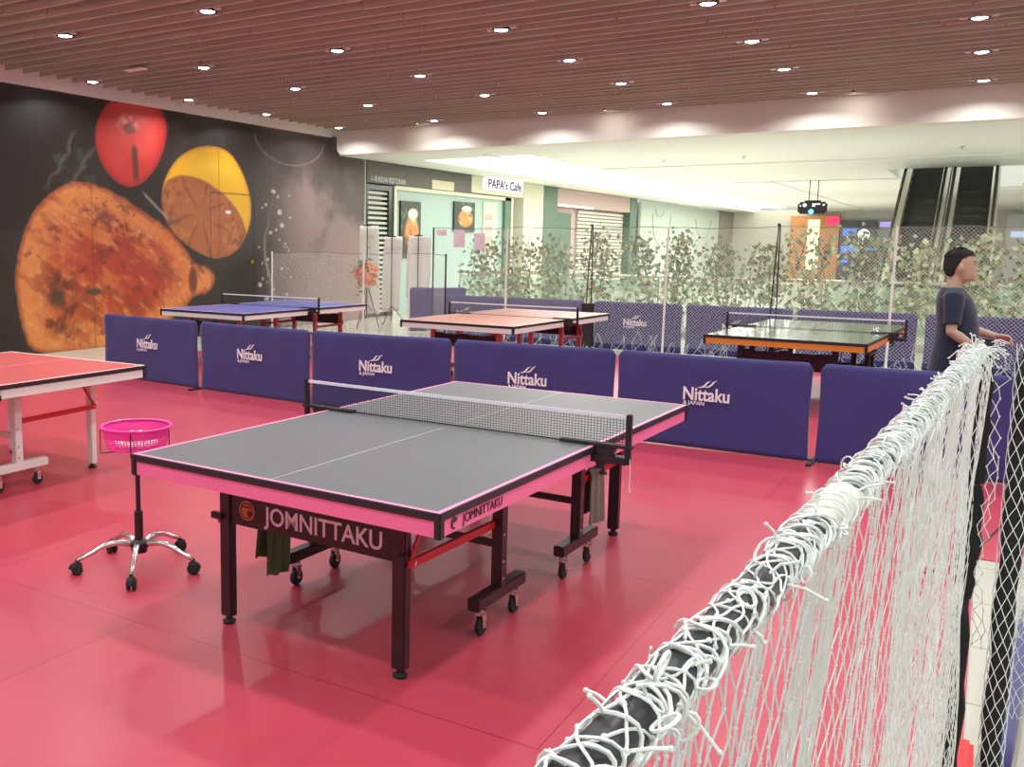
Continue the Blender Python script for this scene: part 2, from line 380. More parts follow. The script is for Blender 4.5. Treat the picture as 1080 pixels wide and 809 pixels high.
    for s_ in (7.3, 8.75, 10.2, 11.65, 13.1): mix((30,24,24), ln(y, s_, .012)*.25)
    return col
YA, YB, ZA, ZB = 2.0, 14.90, 0.0, 3.9
ny, nz = 520, 158
yy = np.linspace(YA, YB, ny); zz = np.linspace(ZA, ZB, nz)
Yg, Zg = np.meshgrid(yy, zz)
colr = paint_mural(Yg, Zg)/255.0
colr = np.where(colr <= .04045, colr/12.92, ((colr+.055)/1.055)**2.4)
Xg = WX + .012*(vnoise(Yg, Zg, .9, 21)-.5)*ss(Yg, 11.2, 12.5) + .003   # the sheet hangs slightly wavy at its free end
verts = np.stack([Xg, Yg, Zg], -1).reshape(-1, 3)
faces = [(j*ny+i, j*ny+i+1, (j+1)*ny+i+1, (j+1)*ny+i) for j in range(nz-1) for i in range(ny-1)]
me = bpy.data.meshes.new('printed_sheet'); me.from_pydata(verts.tolist(), [], faces)
ca = me.color_attributes.new('print', 'FLOAT_COLOR', 'POINT')
ca.data.foreach_set('color', np.concatenate([colr, np.ones(colr.shape[:2]+(1,))], -1).reshape(-1).astype(np.float32))
mm = bpy.data.materials.new('mural_print'); mm.use_nodes = True; nt = mm.node_tree
at = nt.nodes.new('ShaderNodeAttribute'); at.attribute_name = 'print'
nt.links.new(at.outputs['Color'], nt.nodes['Principled BSDF'].inputs['Base Color']); nt.nodes['Principled BSDF'].inputs['Roughness'].default_value = .45
me.materials.append(mm); me.polygons.foreach_set('use_smooth', [True]*len(faces))
mural = empty('wall_mural', (0,0,0), 0, 'huge printed wall mural of grilled chicken, a tomato and a lemon on dark ground', 'mural')
mo = bpy.data.objects.new('printed_sheet', me); C.objects.link(mo); mo.parent = mural
MB().box(WX+.006, WX+.012, 10.37, 10.50, 2.19, 2.25).build('door_plate', M_print, mural)
MB().box(WX+.006, WX+.03, 11.04, 11.12, 1.28, 1.34, b=.004).build('door_lock', mat('brass', (196,160,80), .3, .8), mural)

# ------------------------------------------------------------------ shops on the left wall
M_dkgreen = mat('dark_shop_header', (84,86,80), .45)
M_teal = mat('pale_teal_panel', (158,182,174), .4, var=.05, vscale=.6)
M_dgreenp = mat('dark_green_panel', (78,108,90), .45)
M_shutter = mat('shutter_slats', (196,200,186), .45)
M_pinkp = mat('mauve_panel', (188,164,162), .55)
M_glassdk = mat('dark_window', (46,52,48), .25)
s = MB()
# cafe recess: plain wall 14.93-52 with openings built as boxes in front of a recessed back wall
struct(MB().box(-9.8, WX+.015, 14.93, 14.965, 0, 3.51).build('wall_left', M_cream))
struct(MB().box(-9.9, -9.8, 14.93, 52, 0, 3.51).build('wall_left', M_cream))
struct(MB().box(-9.8, WX, 20.05, 23.41, 3.06, 3.51).build('wall_left', M_cream))
struct(MB().box(-9.8, WX+.02, 23.41, 24.87, 0, 3.51).build('wall_left', M_cream))
hd = empty('shop_header', (WX, 17.5, 3.0), 0, 'dark grey shop header with white unit name, next to the mural end', 'sign')
MB().box(-.6, .03, -2.52, 2.53, .03, .51, b=.01).build('header_board', M_dkgreen, hd)
MB().box(.03, .045, -.38+.76, 1.52, .035, .26).build('notice_panel', mat('cream_panel', (214,206,178), .5), hd)
text_mesh('unit_name', '1-18 KEDAI RESTORAN', .17, M_print, plane_M((.036, -1.62, .115), (0,1,0)), hd, fit=1.45, bold=.0)
gr = empty('shutter_window', (WX, 15.5, 0), 0, 'narrow dark framed shop window with pale louvre slats left of the cafe', 'window')
MB().box(-.1, .02, -.52, -.44, 0, 3.0).box(-.1, .02, .42, .62, 0, 3.0).box(-.1, .02, -.44, .42, 2.88, 2.99).build('frame', M_glassdk, gr)
g_ = MB()
for i in range(25): g_.box(-.06, -.02, -.44, .42, .1+i*.112, .1+i*.112+.055)
g_.build('louvre', M_shutter, gr); MB().box(-.1, -.08, -.44, .42, 0, 2.9).build('backing', M_glassdk, gr)
cf = empty('cafe_facade', (WX, 19.4, 0), 0, 'pale teal cafe facade of glass panels under the dark header', 'shopfront')
MB().box(-.10, -.05, -3.2, 3.2, 0, 3.0).build('glass_panel', M_teal, cf)
MB().box(-.1, .05, -3.28, -3.18, 0, 3.0).box(-.1, .05, 3.1, 3.22, 0, 3.02).box(-.1, .03, -3.2, 3.2, 2.93, 3.02).build('frame', M_cream, cf)
MB().box(-.05, -.02, 1.45, 2.3, 0, 2.85).build('door', mat('white_door', (186,196,182), .5), cf)
MB().box(-.05, .03, 2.72, 3.1, 0, 3.02).build('dark_jamb', M_dgreenp, cf)
for i in range(4): MB().box(-.05, -.015, 1.55, 2.0, 1.45+i*.3, 1.6+i*.3).build('door_notice', mat('faded_notice', (196,160,150), .6), cf)
def food_poster(y0, y1, z0, z1, seed, lab):
    ny_, nz_ = 40, 60
    Yp, Zp = np.meshgrid(np.linspace(0, 1, ny_), np.linspace(0, 1, nz_)); n_ = vnoise(Yp, Zp, 4, seed); n_2 = vnoise(Yp, Zp, 9, seed+1)
    col = np.zeros(Yp.shape+(3,)); col[:] = (44,54,42)
    def mx(c_, m_):
        nonlocal col
        m_ = np.clip(m_, 0, 1)[..., None]; col = col*(1-m_)+np.array(c_, float)*m_
    mx((196,132,72), (1-ss(np.hypot(Yp-.55, (Zp-.45)*1.2), .3, .42))); mx((232,190,120), ss(n_, .5, .65)*(1-ss(np.hypot(Yp-.55, Zp-.45), .2, .4)))
    mx((226,224,206), 1-ss(np.hypot((Yp-.6)/.3, (Zp-.78)/.12), .7, 1)); mx((90,52,36), ss(n_2, .56, .7)*(Zp < .6)*.8); mx((120,148,84), ss(n_2, .6, .7)*(Zp > .5)*.6)
    col = col/255.; col = np.where(col <= .04045, col/12.92, ((col+.055)/1.055)**2.4)
    me = bpy.data.meshes.new('poster'); vs = np.stack([np.full(Yp.shape, WX+.0), y0+Yp*(y1-y0), z0+Zp*(z1-z0)], -1).reshape(-1, 3)
    me.from_pydata(vs.tolist(), [], [(j*ny_+i, j*ny_+i+1, (j+1)*ny_+i+1, (j+1)*ny_+i) for j in range(nz_-1) for i in range(ny_-1)])
    ca = me.color_attributes.new('print', 'FLOAT_COLOR', 'POINT'); ca.data.foreach_set('color', np.concatenate([col, np.ones(col.shape[:2]+(1,))], -1).reshape(-1).astype(np.float32))
    me.materials.append(mm); root = empty('food_poster', (0,0,0), 0, lab, 'poster')
    o = bpy.data.objects.new('printed_face', me); C.objects.link(o); o.parent = root
    MB().box(WX-.04, WX-.004, y0-.01, y1+.01, z0-.01, z1+.01).build('board', M_glassdk, root)
food_poster(16.50, 17.42, 1.35, 2.68, 31, 'tall food poster on the cafe glass, beside the louvred window')
food_poster(19.15, 20.3, 2.02, 2.78, 47, 'smaller wide food poster on the cafe glass behind the vines')
sg = empty('cafe_sign', (WX+.08, 21.9, 3.335), 0, "lit white box sign reading PAPA's Cafe in purple letters", 'sign')
MB().box(-.06, .04, -1.25, 1.25, -.16, .17, b=.02).build('light_box', emis('lit_sign_white', (250,244,255), .55), sg)
text_mesh('lettering', "PAPA's Cafe", .34, mat('purple_letter', (56,10,84), .5), plane_M((.045, 0, -.01), (0,1,0)), sg, fit=2.15, bold=.006)
# second shop: pink header, light strip, roller shutter, green door
s2 = empty('shopfront', (WX, 29.5, 0), 0, 'closed shop with mauve header and roller shutter behind the vines', 'shopfront')
MB().box(-.4, -.3, -4.6, 4.5, 0, 3.5).build('wall_panel', M_pinkp, s2)
MB().box(-.3, .02, -4.6, -3.5, 0, 3.5).build('jamb', M_dgreenp, s2); MB().box(-.3, .02, 3.75, 4.5, 0, 3.5).build('jamb', M_dgreenp, s2)
MB().box(-.3, 0, -3.5, 4.0, 2.95, 3.5).build('header_board', M_pinkp, s2)
MB().box(-.3, -.25, -3.3, -1.6, 0, 2.75).build('green_door', M_dgreenp, s2)
MB().cyl((.03, -3.4, 2.96), (.03, -.3, 2.96), .03, 8).build('light_strip', emis('strip_tube', (255,250,240), 2.0), s2)
g_ = MB()
for i in range(24): g_.box(-.28, -.22+.02*(i % 2), -1.1, 3.6, .02+i*.12, .02+i*.12+.085)
g_.build('roller_shutter', M_shutter, s2)
hb = empty('hoarding', (WX, 41, 0), 0, 'white hoarding with faint grey curved drawings along the corridor', 'hoarding')
MB().box(-.1, 0, -6.4, 6.3, 0, 3.45).build('board', mat('white_hoarding', (184,196,186), .6), hb)
g_ = MB()
for (c0, c1, ra, rb) in ((-3.6, 3.0, 1.3, 1.3), (-3.9, 3.2, .6, .3), (3.2, 3.0, 1.4, .9)):
    g_.tube([(.004, c0+ra*math.cos(PI+t*PI/12), c1+rb*math.sin(PI+t*PI/12)) for t in range(13)], .02, 5)
g_.build('curved_drawing', mat('faint_line', (150,160,150), .6), hb)
struct(MB().box(-9.2, WX+.01, 47.4, 52, 0, 3.5).build('wall_left', mat('grey_hoarding', (140,136,128), .6)))
# far end of the corridor
struct(MB().box(-9.2, 16, 50.4, 50.6, 0, 3.6).build('wall_back', mat('far_wall', (206,206,196), .6)))
fk = empty('distant_kiosk', (-4.7, 50.0, 0), 0, 'distant orange timber shop front at the corridor end', 'shopfront')
MB().box(-1.2, 1.1, .1, .35, 0, 3.3).build('timber_wall', mat('orange_timber', (214,150,96), .5, var=.15, vscale=1.5), fk)
MB().box(-.35, .2, .0, .12, .5, 3.1).build('lit_opening', emis('warm_shop_light', (255,236,200), .9), fk)
MB().box(.5, 1.1, 0, .12, 2.85, 3.25, b=.1).build('pink_sign', emis('pink_glow', (240,60,110), .9), fk)
ds = empty('directory_screen', (-2.72, 50.0, 0), 0, 'dark distant information board with blue lit panels and round number 1', 'sign')
MB().box(-.8, .8, .1, .3, .0, 3.05).build('board', mat('board_dark', (84,84,92), .4), ds)
for (x0, x1, z0, z1) in ((-.7, -.1, 2.3, 2.65), (-.75, .1, 1.45, 1.8), (.25, .7, 1.5, 1.7), (-.7, -.4, .95, 1.1)):
    MB().box(x0, x1, .05, .1, z0, z1).build('blue_panel', emis('blue_panel_light', (80,130,220), .9), ds)
d_ = MB(); d_.lathe([(.001, .0), (.27, .0), (.27, .05), (.001, .05)], (.25, .0, 2.36), 24, axis='Y'); d_.build('number_disc', emis('disc_white', (250,250,250), 1.0), ds)
text_mesh('number', '1', .42, M_black, plane_M((.25, -.005, 2.36), (1,0,0)), ds, bold=.01)
us = empty('distant_shop', (-1.4, 50.0, 0), 0, 'grey distant shop with purple and white lit name strip left of escalator', 'shopfront')
MB().box(-.45, 1.2, .1, .3, 0, 3.0).build('shop_wall', mat('grey_shop', (150,148,148), .5), us)
MB().box(-.4, .6, .0, .1, 2.72, 2.98).build('name_strip', emis('purple_strip', (170,150,220), 1.0), us)
ps = empty('distant_shop', (4.6, 50.0, 0), 0, 'far white shop band with a pale blue strip right of the escalator', 'shopfront')
MB().box(-1.2, 3, .1, .3, 0, 3.3).build('shop_wall', mat('pale_shop', (222,222,216), .5), ps)
MB().box(-1.0, 2.8, .0, .1, 2.25, 2.5).build('name_strip', emis('pale_blue_strip', (190,205,240), 1.0), ps)
# hanging direction sign
hs = empty('hanging_sign', (-1.29, 26, 2.60), 0, 'black hanging direction sign with small lit symbols under the corridor ceiling', 'sign')
MB().box(-.375, .375, -.06, .06, 0, .33, b=.05).build('sign_box', M_black, hs)
MB().cyl((-.1, 0, .33), (-.1, 0, .92), .012, 8).cyl((.12, 0, .33), (.12, 0, .92), .012, 8).box(-.2, .2, -.05, .05, .33, .37).build('hanger', M_steel, hs)
em_w = emis('lit_symbol', (235,245,255), 1.2)
for (u, v, r_) in ((-.19, .24, .05), (.29, .24, .025), (-.3, .22, .02)):
    MB().lathe([(.001, 0), (r_, 0), (r_, .01), (.001, .01)], (u, -.07, v), 16, axis='Y').build('symbol', em_w, hs)
MB().box(.0, .2, -.068, -.058, .25, .28).box(.0, .08, -.068, -.058, .20, .23).build('arrow_line', em_w, hs)
MB().lathe([(.001, 0), (.07, 0), (.07, .02), (.001, .02)], (-.02, -.07, .06), 20, axis='Y').build('symbol', emis('cyan_symbol', (120,200,230), 1.1), hs)

# ------------------------------------------------------------------ twin escalators
M_step = mat('escalator_step', (70,70,66), .5)
M_deck = mat('brushed_steel', (200,196,172), .35, .25)
M_rail = mat('handrail_rubber', (52,50,44), .4)
M_glass = mat('pale_glass', (225,240,230), .05, alpha=.18)
area_light('shaft_fill', (2.1, 27.0, 7.2), 2.0, 5.0, 120, (1, .98, .9))  # added fill to lift the dark shaft, no lamp hangs there
SL = math.tan(math.radians(30)); EY0 = 17.9; EY1 = 26.2
def escalator(x0, x1, lab):
    root = empty('escalator', ((x0+x1)/2, EY0, 0), 0, lab, 'escalator', None); W = (x1-x0)/2
    st = MB(); n = int((EY1-EY0)/.346)
    for i in range(n):
        y0 = i*.346; z0 = i*.2
        st.box(-W+.15, W-.15, y0, y0+.36, z0-.25, z0, 0)
        for q in range(8): st.box(-W+.14+q*(2*W-.28)/8, -W+.14+(q+.5)*(2*W-.28)/8, y0-.008, y0, z0-.2, z0-.01, 0)
    st.build('step_band', M_step, root)
    for sx in (-1, 1):
        side = [(0, .22), (EY1-EY0, .22+(EY1-EY0)*SL), (EY1-EY0, -.35+(EY1-EY0)*SL), (.3, -.0)]
        MB().prism(side, lambda u, v, d: (d, u, v), sx*(W-.15) if sx > 0 else -W, sx*W if sx > 0 else -W+.15).build('side_deck', M_deck, root)
        gp = [(.2, .2), (EY1-EY0, .2+(EY1-EY0)*SL), (EY1-EY0, .62+(EY1-EY0)*SL), (0, .62)]
        xg = sx*(W-.07)
        MB().prism(gp, lambda u, v, d: (d, u, v), xg-.005, xg+.005).build('glass_panel', M_glass, root)
        MB().tube([(xg, -.1, .35), (xg, -.2, .5), (xg, 0, .66), (xg, EY1-EY0, .66+(EY1-EY0)*SL)], .035, 8).build('handrail', M_rail, root, smooth=True)
    return root
escalator(1.07, 2.02, 'left of the two dark stepped escalators rising through the ceiling')
escalator(2.06, 3.01, 'right of the two dark stepped escalators rising through the ceiling')

# ------------------------------------------------------------------ hall downlights
M_lampglow = emis('lamp_glow', (250,255,255), 30.0)
M_can = mat('lamp_housing', (60,52,50), .4, .3)
def downlight():
    root = empty('ceiling_downlight', (0,0,CZ))
    MB().lathe([(.095, .03), (.10, .0), (.085, .0), (.075, .06), (.075, .12)], n=24).build('rim', M_can, root, smooth=True)
    MB().lathe([(.001, -.004), (.045, -.002), (.07, .006), (.078, .02)], n=20).build('lens', M_lampglow, root, smooth=True)
    for sx in (-1, 1): MB().box(min(sx*.1, sx*.17), max(sx*.1, sx*.17), -.03, .03, .012, .03, b=.006).build('reflection_wing', M_white, root)  # added white slips imitating the lamp's reflections on the slat sides
    area_light('downlight_beam', (0, 0, -.012), .13, .13, LAMP_W, (.95, 1, 1), parent=root, shape='DISK', spread=math.radians(150))
    return root
dl = downlight()
names_row = {}
for i, (X, Y) in enumerate(LAMPS):
    o = dl if i == 0 else copy_tree(dl)
    near = min(ys, key=lambda q: abs(q+PITCHY/2-Y))+PITCHY/2
    o.location = (X, near, CZ)
    cols = ['along the mural wall', 'second column from the mural', 'third column from the mural', 'fourth column from the mural', 'fifth column from the mural', 'sixth column from the mural', 'seventh column from the mural', 'eighth column from the mural']
    ci = (-8.1, -5.92, -3.76, -1.6, .56, 2.72, 4.9, 7.1).index(X); ri = (-3.6, -1.55, .5, 2.55, 4.62, 6.65, 8.7, 10.75, 12.82).index(Y)
    rows = ['ninth row from the fascia', 'eighth row from the fascia', 'seventh row from the fascia', 'sixth row from the fascia', 'fifth row from the fascia', 'fourth row from the fascia', 'third row from the fascia', 'second row from the fascia', 'row nearest the fascia']
    tag(o, 'round recessed downlight, '+cols[ci]+', '+rows[ri], 'ceiling light', 'recessed downlights in the slatted ceiling')
for X, t_ in ((-6.4, 'near its left end'), (-2.7, 'left of its middle'), (1.1, 'above the far right table')):
    o = empty('wall_washer', (X, 13.12, CZ), 0, 'tiny spotlight washing the pink fascia '+t_, 'ceiling light', 'spotlights along the fascia')
    MB().lathe([(.04, .03), (.045, 0), (.03, 0), (.03, .05)], n=16).build('rim', M_can, o)
    MB().lathe([(.001, .01), (.03, .012)], n=16).build('lens', M_lampglow, o)
    area_light('spot_beam', (0, 0, -.01), .12, .12, 2.6, (1, .97, .9), rot=(math.radians(32), 0, 0), parent=o, shape='DISK', spread=math.radians(140))
tag(MB().box(-6.86, -6.52, 6.24, 6.36, CZ-.03, CZ-.01, b=.004).build('ceiling_plate', M_pinkwall), 'small pale rectangular plate hanging under the slats near the mural', 'ceiling plate')
for (X, Y, w_) in ((-3.13,18.1,'nearest the fascia, above the shutter shop'),(-3.23,20.4,'just beyond the one nearest the fascia'),(-1.46,18.0,'above the middle of the tall fence'),(2.39,17.7,'above the escalators'),(-4.0,24.8,'farthest, by the bright light coffer')):
    tag(MB().lathe([(.001,-.06),(.02,-.055),(.02,-.03),(.045,-.012),(.05,0),(.001,0)], (X, Y, cz0), 14).build('sprinkler_head', M_chrome), 'tiny sprinkler head on the white corridor ceiling, '+w_, 'sprinkler', 'sprinklers on the corridor ceiling')

# ------------------------------------------------------------------ table tennis tables
TW, TL, TH = .7625, 1.37, .76
def caster(parent, x, y, m_fork):
    r = MB(); r.lathe([(.012, -.011), (.036, -.011), (.039, -.006), (.039, .006), (.036, .011), (.012, .011)], (x, y, .039), 20, axis='X')
    o = r.build('caster', M_blackrub, parent, smooth=False)
    f = MB(); f.box(x-.018, x-.014, y-.014, y+.016, .035, .10).box(x+.014, x+.018, y-.014, y+.016, .035, .10).box(x-.018, x+.018, y-.014, y+.016, .094, .10)
    f.cyl((x, y, .098), (x, y, .135), .010, 12).lathe([(.001, 0), (.02, 0), (.02, .012), (.001, .012)], (x, y, .10), 16).cyl((x-.022, y, .039), (x+.022, y, .039), .006, 8)
    f.build('fork', M_chrome, o)
    return o
def make_table(name, loc, rz, label, top, apron, leg, bar, line, panel=True, grp=None, trim=None):
    trim = trim or M_black
    t = empty(name, loc, rz, label, 'table tennis table', grp)
    for s in (-1, 1):
        Y = lambda v: s*v
        def yb(m, x0, x1, a, b_, z0, z1, mi=0, b=0.): m.box(x0, x1, min(Y(a), Y(b_)), max(Y(a), Y(b_)), z0, z1, mi, b=b)
        m = MB(); yb(m, -TW, TW, .003, TL, .736, .760); m2 = t_ = None
        z0, z1 = .7598, .7607
        yb(m, -TW, -TW+.018, .003, TL, z0, z1, 1); yb(m, TW-.018, TW, .003, TL, z0, z1, 1); yb(m, -TW+.018, TW-.018, TL-.018, TL, z0, z1, 1)
        yb(m, -.0018, .0018, .003, TL-.018, z0, z1, 2)
        tt = m.build('tabletop', [top, line, M_line], t)
        m = MB(); yb(m, -TW-.004, -TW, .0, TL+.004, .731, .757); yb(m, TW, TW+.004, 0, TL+.004, .731, .757); yb(m, -TW, TW, TL, TL+.004, .731, .757)
        for sx in (-1, 1): m.box(min(sx*(TW-.02), sx*(TW+.007)), max(sx*(TW-.02), sx*(TW+.007)), min(Y(TL-.025), Y(TL+.007)), max(Y(TL-.025), Y(TL+.007)), .668, .758, b=.004)
        m.build('edge_trim', trim, t)
        m = MB(); yb(m, -TW+.002, -TW+.02, .05, TL-.003, .672, .736); yb(m, TW-.02, TW-.002, .05, TL-.003, .672, .736); yb(m, -TW+.02, TW-.02, TL-.02, TL-.002, .672, .736)
        yb(m, -TW+.02, TW-.02, .05, .07, .70, .736)
        m.build('apron', apron, t)
        for sx in (-1, 1):
            m = MB(); cx_, cy_ = sx*.45, Y(1.12); m.box(cx_-.03, cx_+.03, cy_-.022, cy_+.022, .035, .69, b=.004)
            lg = m.build('leg', leg, t)
            MB().lathe([(.001, .0), (.026, .0), (.03, .012), (.014, .02), (.014, .04), (.001, .04)], (cx_, cy_, 0), 16).build('foot_pad', M_blackrub, lg)
            x_ = sx*.51; m = MB(); m.box(x_-.025, x_+.025, Y(.43)-.028, Y(.43)+.028, .17, .685, b=.004)
            up_ = m.build('upright', leg, t)
            m = MB()
            for zz_ in (.215, .29, .41): m.cyl((x_+.025*sx, Y(.43)-.012, zz_), (x_+.029*sx, Y(.43)-.012, zz_), .007, 8)
            m.build('bolt', M_chrome, up_)
            MB().box(x_-.028, x_+.028, min(Y(.66), Y(.21)), max(Y(.66), Y(.21)), .125, .18, b=.005).build('base_bar', leg, t)
            for yy_ in (.585, .275): caster(t, x_, Y(yy_), M_chrome)
            # red folding strut and its diagonal
            m = MB(); a = Vector((sx*.492, Y(1.13), .462)); b_ = Vector((sx*.492, Y(.42), .452))
            dv = (b_-a); ang = math.atan2(dv.z, dv.y)
            Mx = Matrix.Translation((a+b_)/2) @ Euler((ang, 0, 0)).to_matrix().to_4x4()
            m.box(-.009, .009, -dv.length/2, dv.length/2, -.016, .016, M=Mx)
            a2 = Vector((sx*.49, Y(1.12), .47)); b2 = Vector((sx*.49, Y(.97), .70)); dv = b2-a2; ang = math.atan2(dv.z, dv.y)
            Mx = Matrix.Translation((a2+b2)/2) @ Euler((ang, 0, 0)).to_matrix().to_4x4(); m.box(-.004, .004, -dv.length/2, dv.length/2, -.009, .009, M=Mx)
            m.build('strut', bar, t)
            MB().cyl((sx*.495, Y(1.11), .462), (sx*.508, Y(1.11), .462), .009, 10).build('pivot_bolt', M_chrome, t)
            MB().box(min(sx*.48, sx*.52) if sx < 0 else .455, -.455 if sx < 0 else .49, Y(1.145)-.012, Y(1.145)+.012, .47, .50, b=.004).build('latch', leg, t)
        MB().box(-.485, .485, Y(.43)-.012, Y(.43)+.012, .345, .375).build('cross_bar', leg, t)
        if panel:
            pts = [(-.42,.458),(.42,.458),(.42,.61),(.30,.61),(.28,.60),(.05,.602),(.03,.617),(-.07,.617),(-.09,.602),(-.30,.602),(-.32,.615),(-.42,.615)]
            p = MB().prism(pts, lambda u, v, d: (u, d, v), Y(1.12)-.012, Y(1.12)+.012).build('end_panel', M_steel, t)
            if s == -1:
                return_panel = p
    return t, (return_panel if panel else None)
MAIN = (.82, 1.33, 0); MR = math.radians(-1.77)
main, pan = make_table('table_tennis_table', MAIN, MR, 'grey topped table with pink apron and black legs in the foreground', M_grey_top, M_pink, M_steel, M_redbar, M_pinkline)
text_mesh('panel_lettering', 'JOMNITTAKU', .105, mat('panel_letter', (238,205,215), .5), plane_M((.075, -1.1335, .524), (1,0,0)), pan, fit=.60, bold=.0012)
M_emb = mat('emblem_orange', (206,112,62), .5); M_emb2 = mat('emblem_brown', (96,34,30), .5)
e = MB(); e.lathe([(.001, 0), (.043, 0), (.043, .003), (.001, .003)], (-.325, -1.136, .530), 28, axis='Y')
em = e.build('emblem', M_emb, pan)
e = MB(); e.lathe([(.03, -.001), (.036, -.001), (.036, 0), (.03, 0)], (-.325, -1.137, .530), 24, axis='Y').lathe([(.001, -.001), (.014, -.001), (.014, 0), (.001, 0)], (-.31, -1.137, .520), 16, axis='Y').box(-.352, -.30, -1.138, -1.137, .542, .549)
e.build('emblem_detail', M_emb2, em)
ap = text_mesh('apron_lettering', 'JOMNITTAKU', .05, M_steel, plane_M((TW+.0005, -1.06, .704), (0,1,0)), main, fit=.30, bold=.0, ext=.0008)
e = MB(); e.tube([(TW+.001, -1.27+.019*math.cos(a), .705+.019*math.sin(a)) for a in [PI*.2+PI*1.3*i/12 for i in range(13)]], .0035, 5).tube([(TW+.001, -1.268+.008*math.cos(a), .708+.008*math.sin(a)) for a in [PI*i/6 for i in range(7)]], .003, 5)
e.build('apron_mark', M_steel, main)

M_redfar = mat('dark_red_steel', (160,60,58), .5)  # darker, browner red for the back row struts
M_lefttop = mat('red_table_top', (214,92,92), .3, var=.05, vscale=3)
M_bluetop = mat('blue_table_top', (100,98,176), .3, var=.05, vscale=3)
M_orgtop = mat('coral_table_top', (190,108,92), .3, var=.08, vscale=3)
M_greentop = mat('green_grey_table_top', (112,124,108), .13, var=.08, vscale=3)
M_orgapron = mat('orange_apron', (226,140,48), .4)
M_wl = mat('white_line_paint', (240,236,230), .4)
make_table('table_tennis_table', (-2.87, .70, 0), math.radians(1.2), 'red topped table with white frame and red struts at the left edge', M_lefttop, M_white, M_white, M_redbar, M_wl, panel=False)
make_table('table_tennis_table', (-5.69, 7.82, 0), math.radians(-1.6), 'blue topped table with white apron behind the barriers near the mural', M_bluetop, M_white, mat('salmon_legs', (196,110,100), .4), M_redfar, M_wl)
make_table('table_tennis_table', (-2.09, 8.28, 0), math.radians(-2.98), 'coral topped table with white apron, middle of the back row', M_orgtop, M_white, mat('salmon_legs', (196,110,100), .4), M_redfar, M_wl)
make_table('table_tennis_table', (1.40, 8.62, 0), math.radians(-2.98), 'shiny green grey table with orange apron and black legs, right of the back row', M_greentop, M_orgapron, M_black, M_black, M_black)

M_netdark = mat('table_net_mesh', (34,36,42), .7)
M_netband = mat('net_top_band', (232,228,236), .6)
def make_net(loc, rz, label, fine=True):
    t = empty('table_net', loc, rz, label, 'table tennis net', 'table tennis nets')
    X = TW+.1525
    for s in (-1, 1):
        MB().box(min(s*(X-.012), s*(X+.012)), max(s*(X-.012), s*(X+.012)), -.014, .014, .69, .918, b=.004).build('post', M_black, t)
        m = MB(); m.box(min(s*(TW-.17), s*(X+.02)), max(s*(TW-.17), s*(X+.02)), -.022, .022, .7615, .776, b=.003)
        m.box(min(s*(TW-.02), s*(X+.0)), max(s*(TW-.02), s*(X+.0)), -.03, .03, .69, .724, b=.004)
        m.prism([(TW+.01, .76), (TW+.10, .76), (TW+.07, .70), (TW+.03, .66), (TW+.012, .66)], lambda u, v, d: (s*u, d, v), -.02, .02)
        m.cyl((s*(TW+.04), 0, .64), (s*(TW+.04), 0, .70), .008, 8).lathe([(.001, 0), (.018, 0), (.018, .012), (.001, .012)], (s*(TW+.04), 0, .632), 12)
        m.build('clamp', M_black, t)
    n = 120 if fine else 60; m = MB(); r = .0011 if fine else .0012
    def zt(x): return .9125-.003*(1-(x/X)**2)
    for i in range(n+1):
        x = -X+.012+(2*X-.024)*i/n; m.tube([(x, 0, .766), (x, 0, zt(x)-.01)], r, 3, cap=False)
    for j in range(1, 11 if fine else 7):
        z = .766+.132*j/(11 if fine else 7); m.tube([(-X+.012, 0, z), (X-.012, 0, z)], r, 3, cap=False)
    m.build('mesh', M_netdark, t)
    m = MB(); pts = [-X+.012+(2*X-.024)*i/12 for i in range(13)]
    for i in range(12): m.add([(pts[i], -.003, zt(pts[i])-.016), (pts[i+1], -.003, zt(pts[i+1])-.016), (pts[i+1], -.003, zt(pts[i+1])), (pts[i], -.003, zt(pts[i])), (pts[i], .003, zt(pts[i])-.016), (pts[i+1], .003, zt(pts[i+1])-.016), (pts[i+1], .003, zt(pts[i+1])), (pts[i], .003, zt(pts[i]))], [(0,1,2,3),(7,6,5,4),(3,2,6,7),(4,5,1,0)])
    m.build('top_band', M_netband, t)
    MB().box(-X+.012, X-.012, -.002, .002, .763, .769).build('lower_band', M_netdark, t)
    return t
mn = make_net(MAIN, MR, 'dark mesh net with white top band across the grey foreground table')
MB().tube([(TW+.165, -.01, .72), (TW+.17, -.012, .66), (TW+.168, -.012, .60), (TW+.172, -.012, .57)], .0018, 5).build('tension_cord', M_cord, mn)
make_net((-2.87, .70, 0), math.radians(1.2), 'net across the red table at the left edge', False)
make_net((-5.69, 7.82, 0), math.radians(-1.6), 'net across the blue topped table near the mural', False)
make_net((-2.09, 8.28, 0), math.radians(-2.98), 'net across the coral topped table in the back row', False)
make_net((1.40, 8.62, 0), math.radians(-2.98), 'net across the green grey table with orange apron', False)

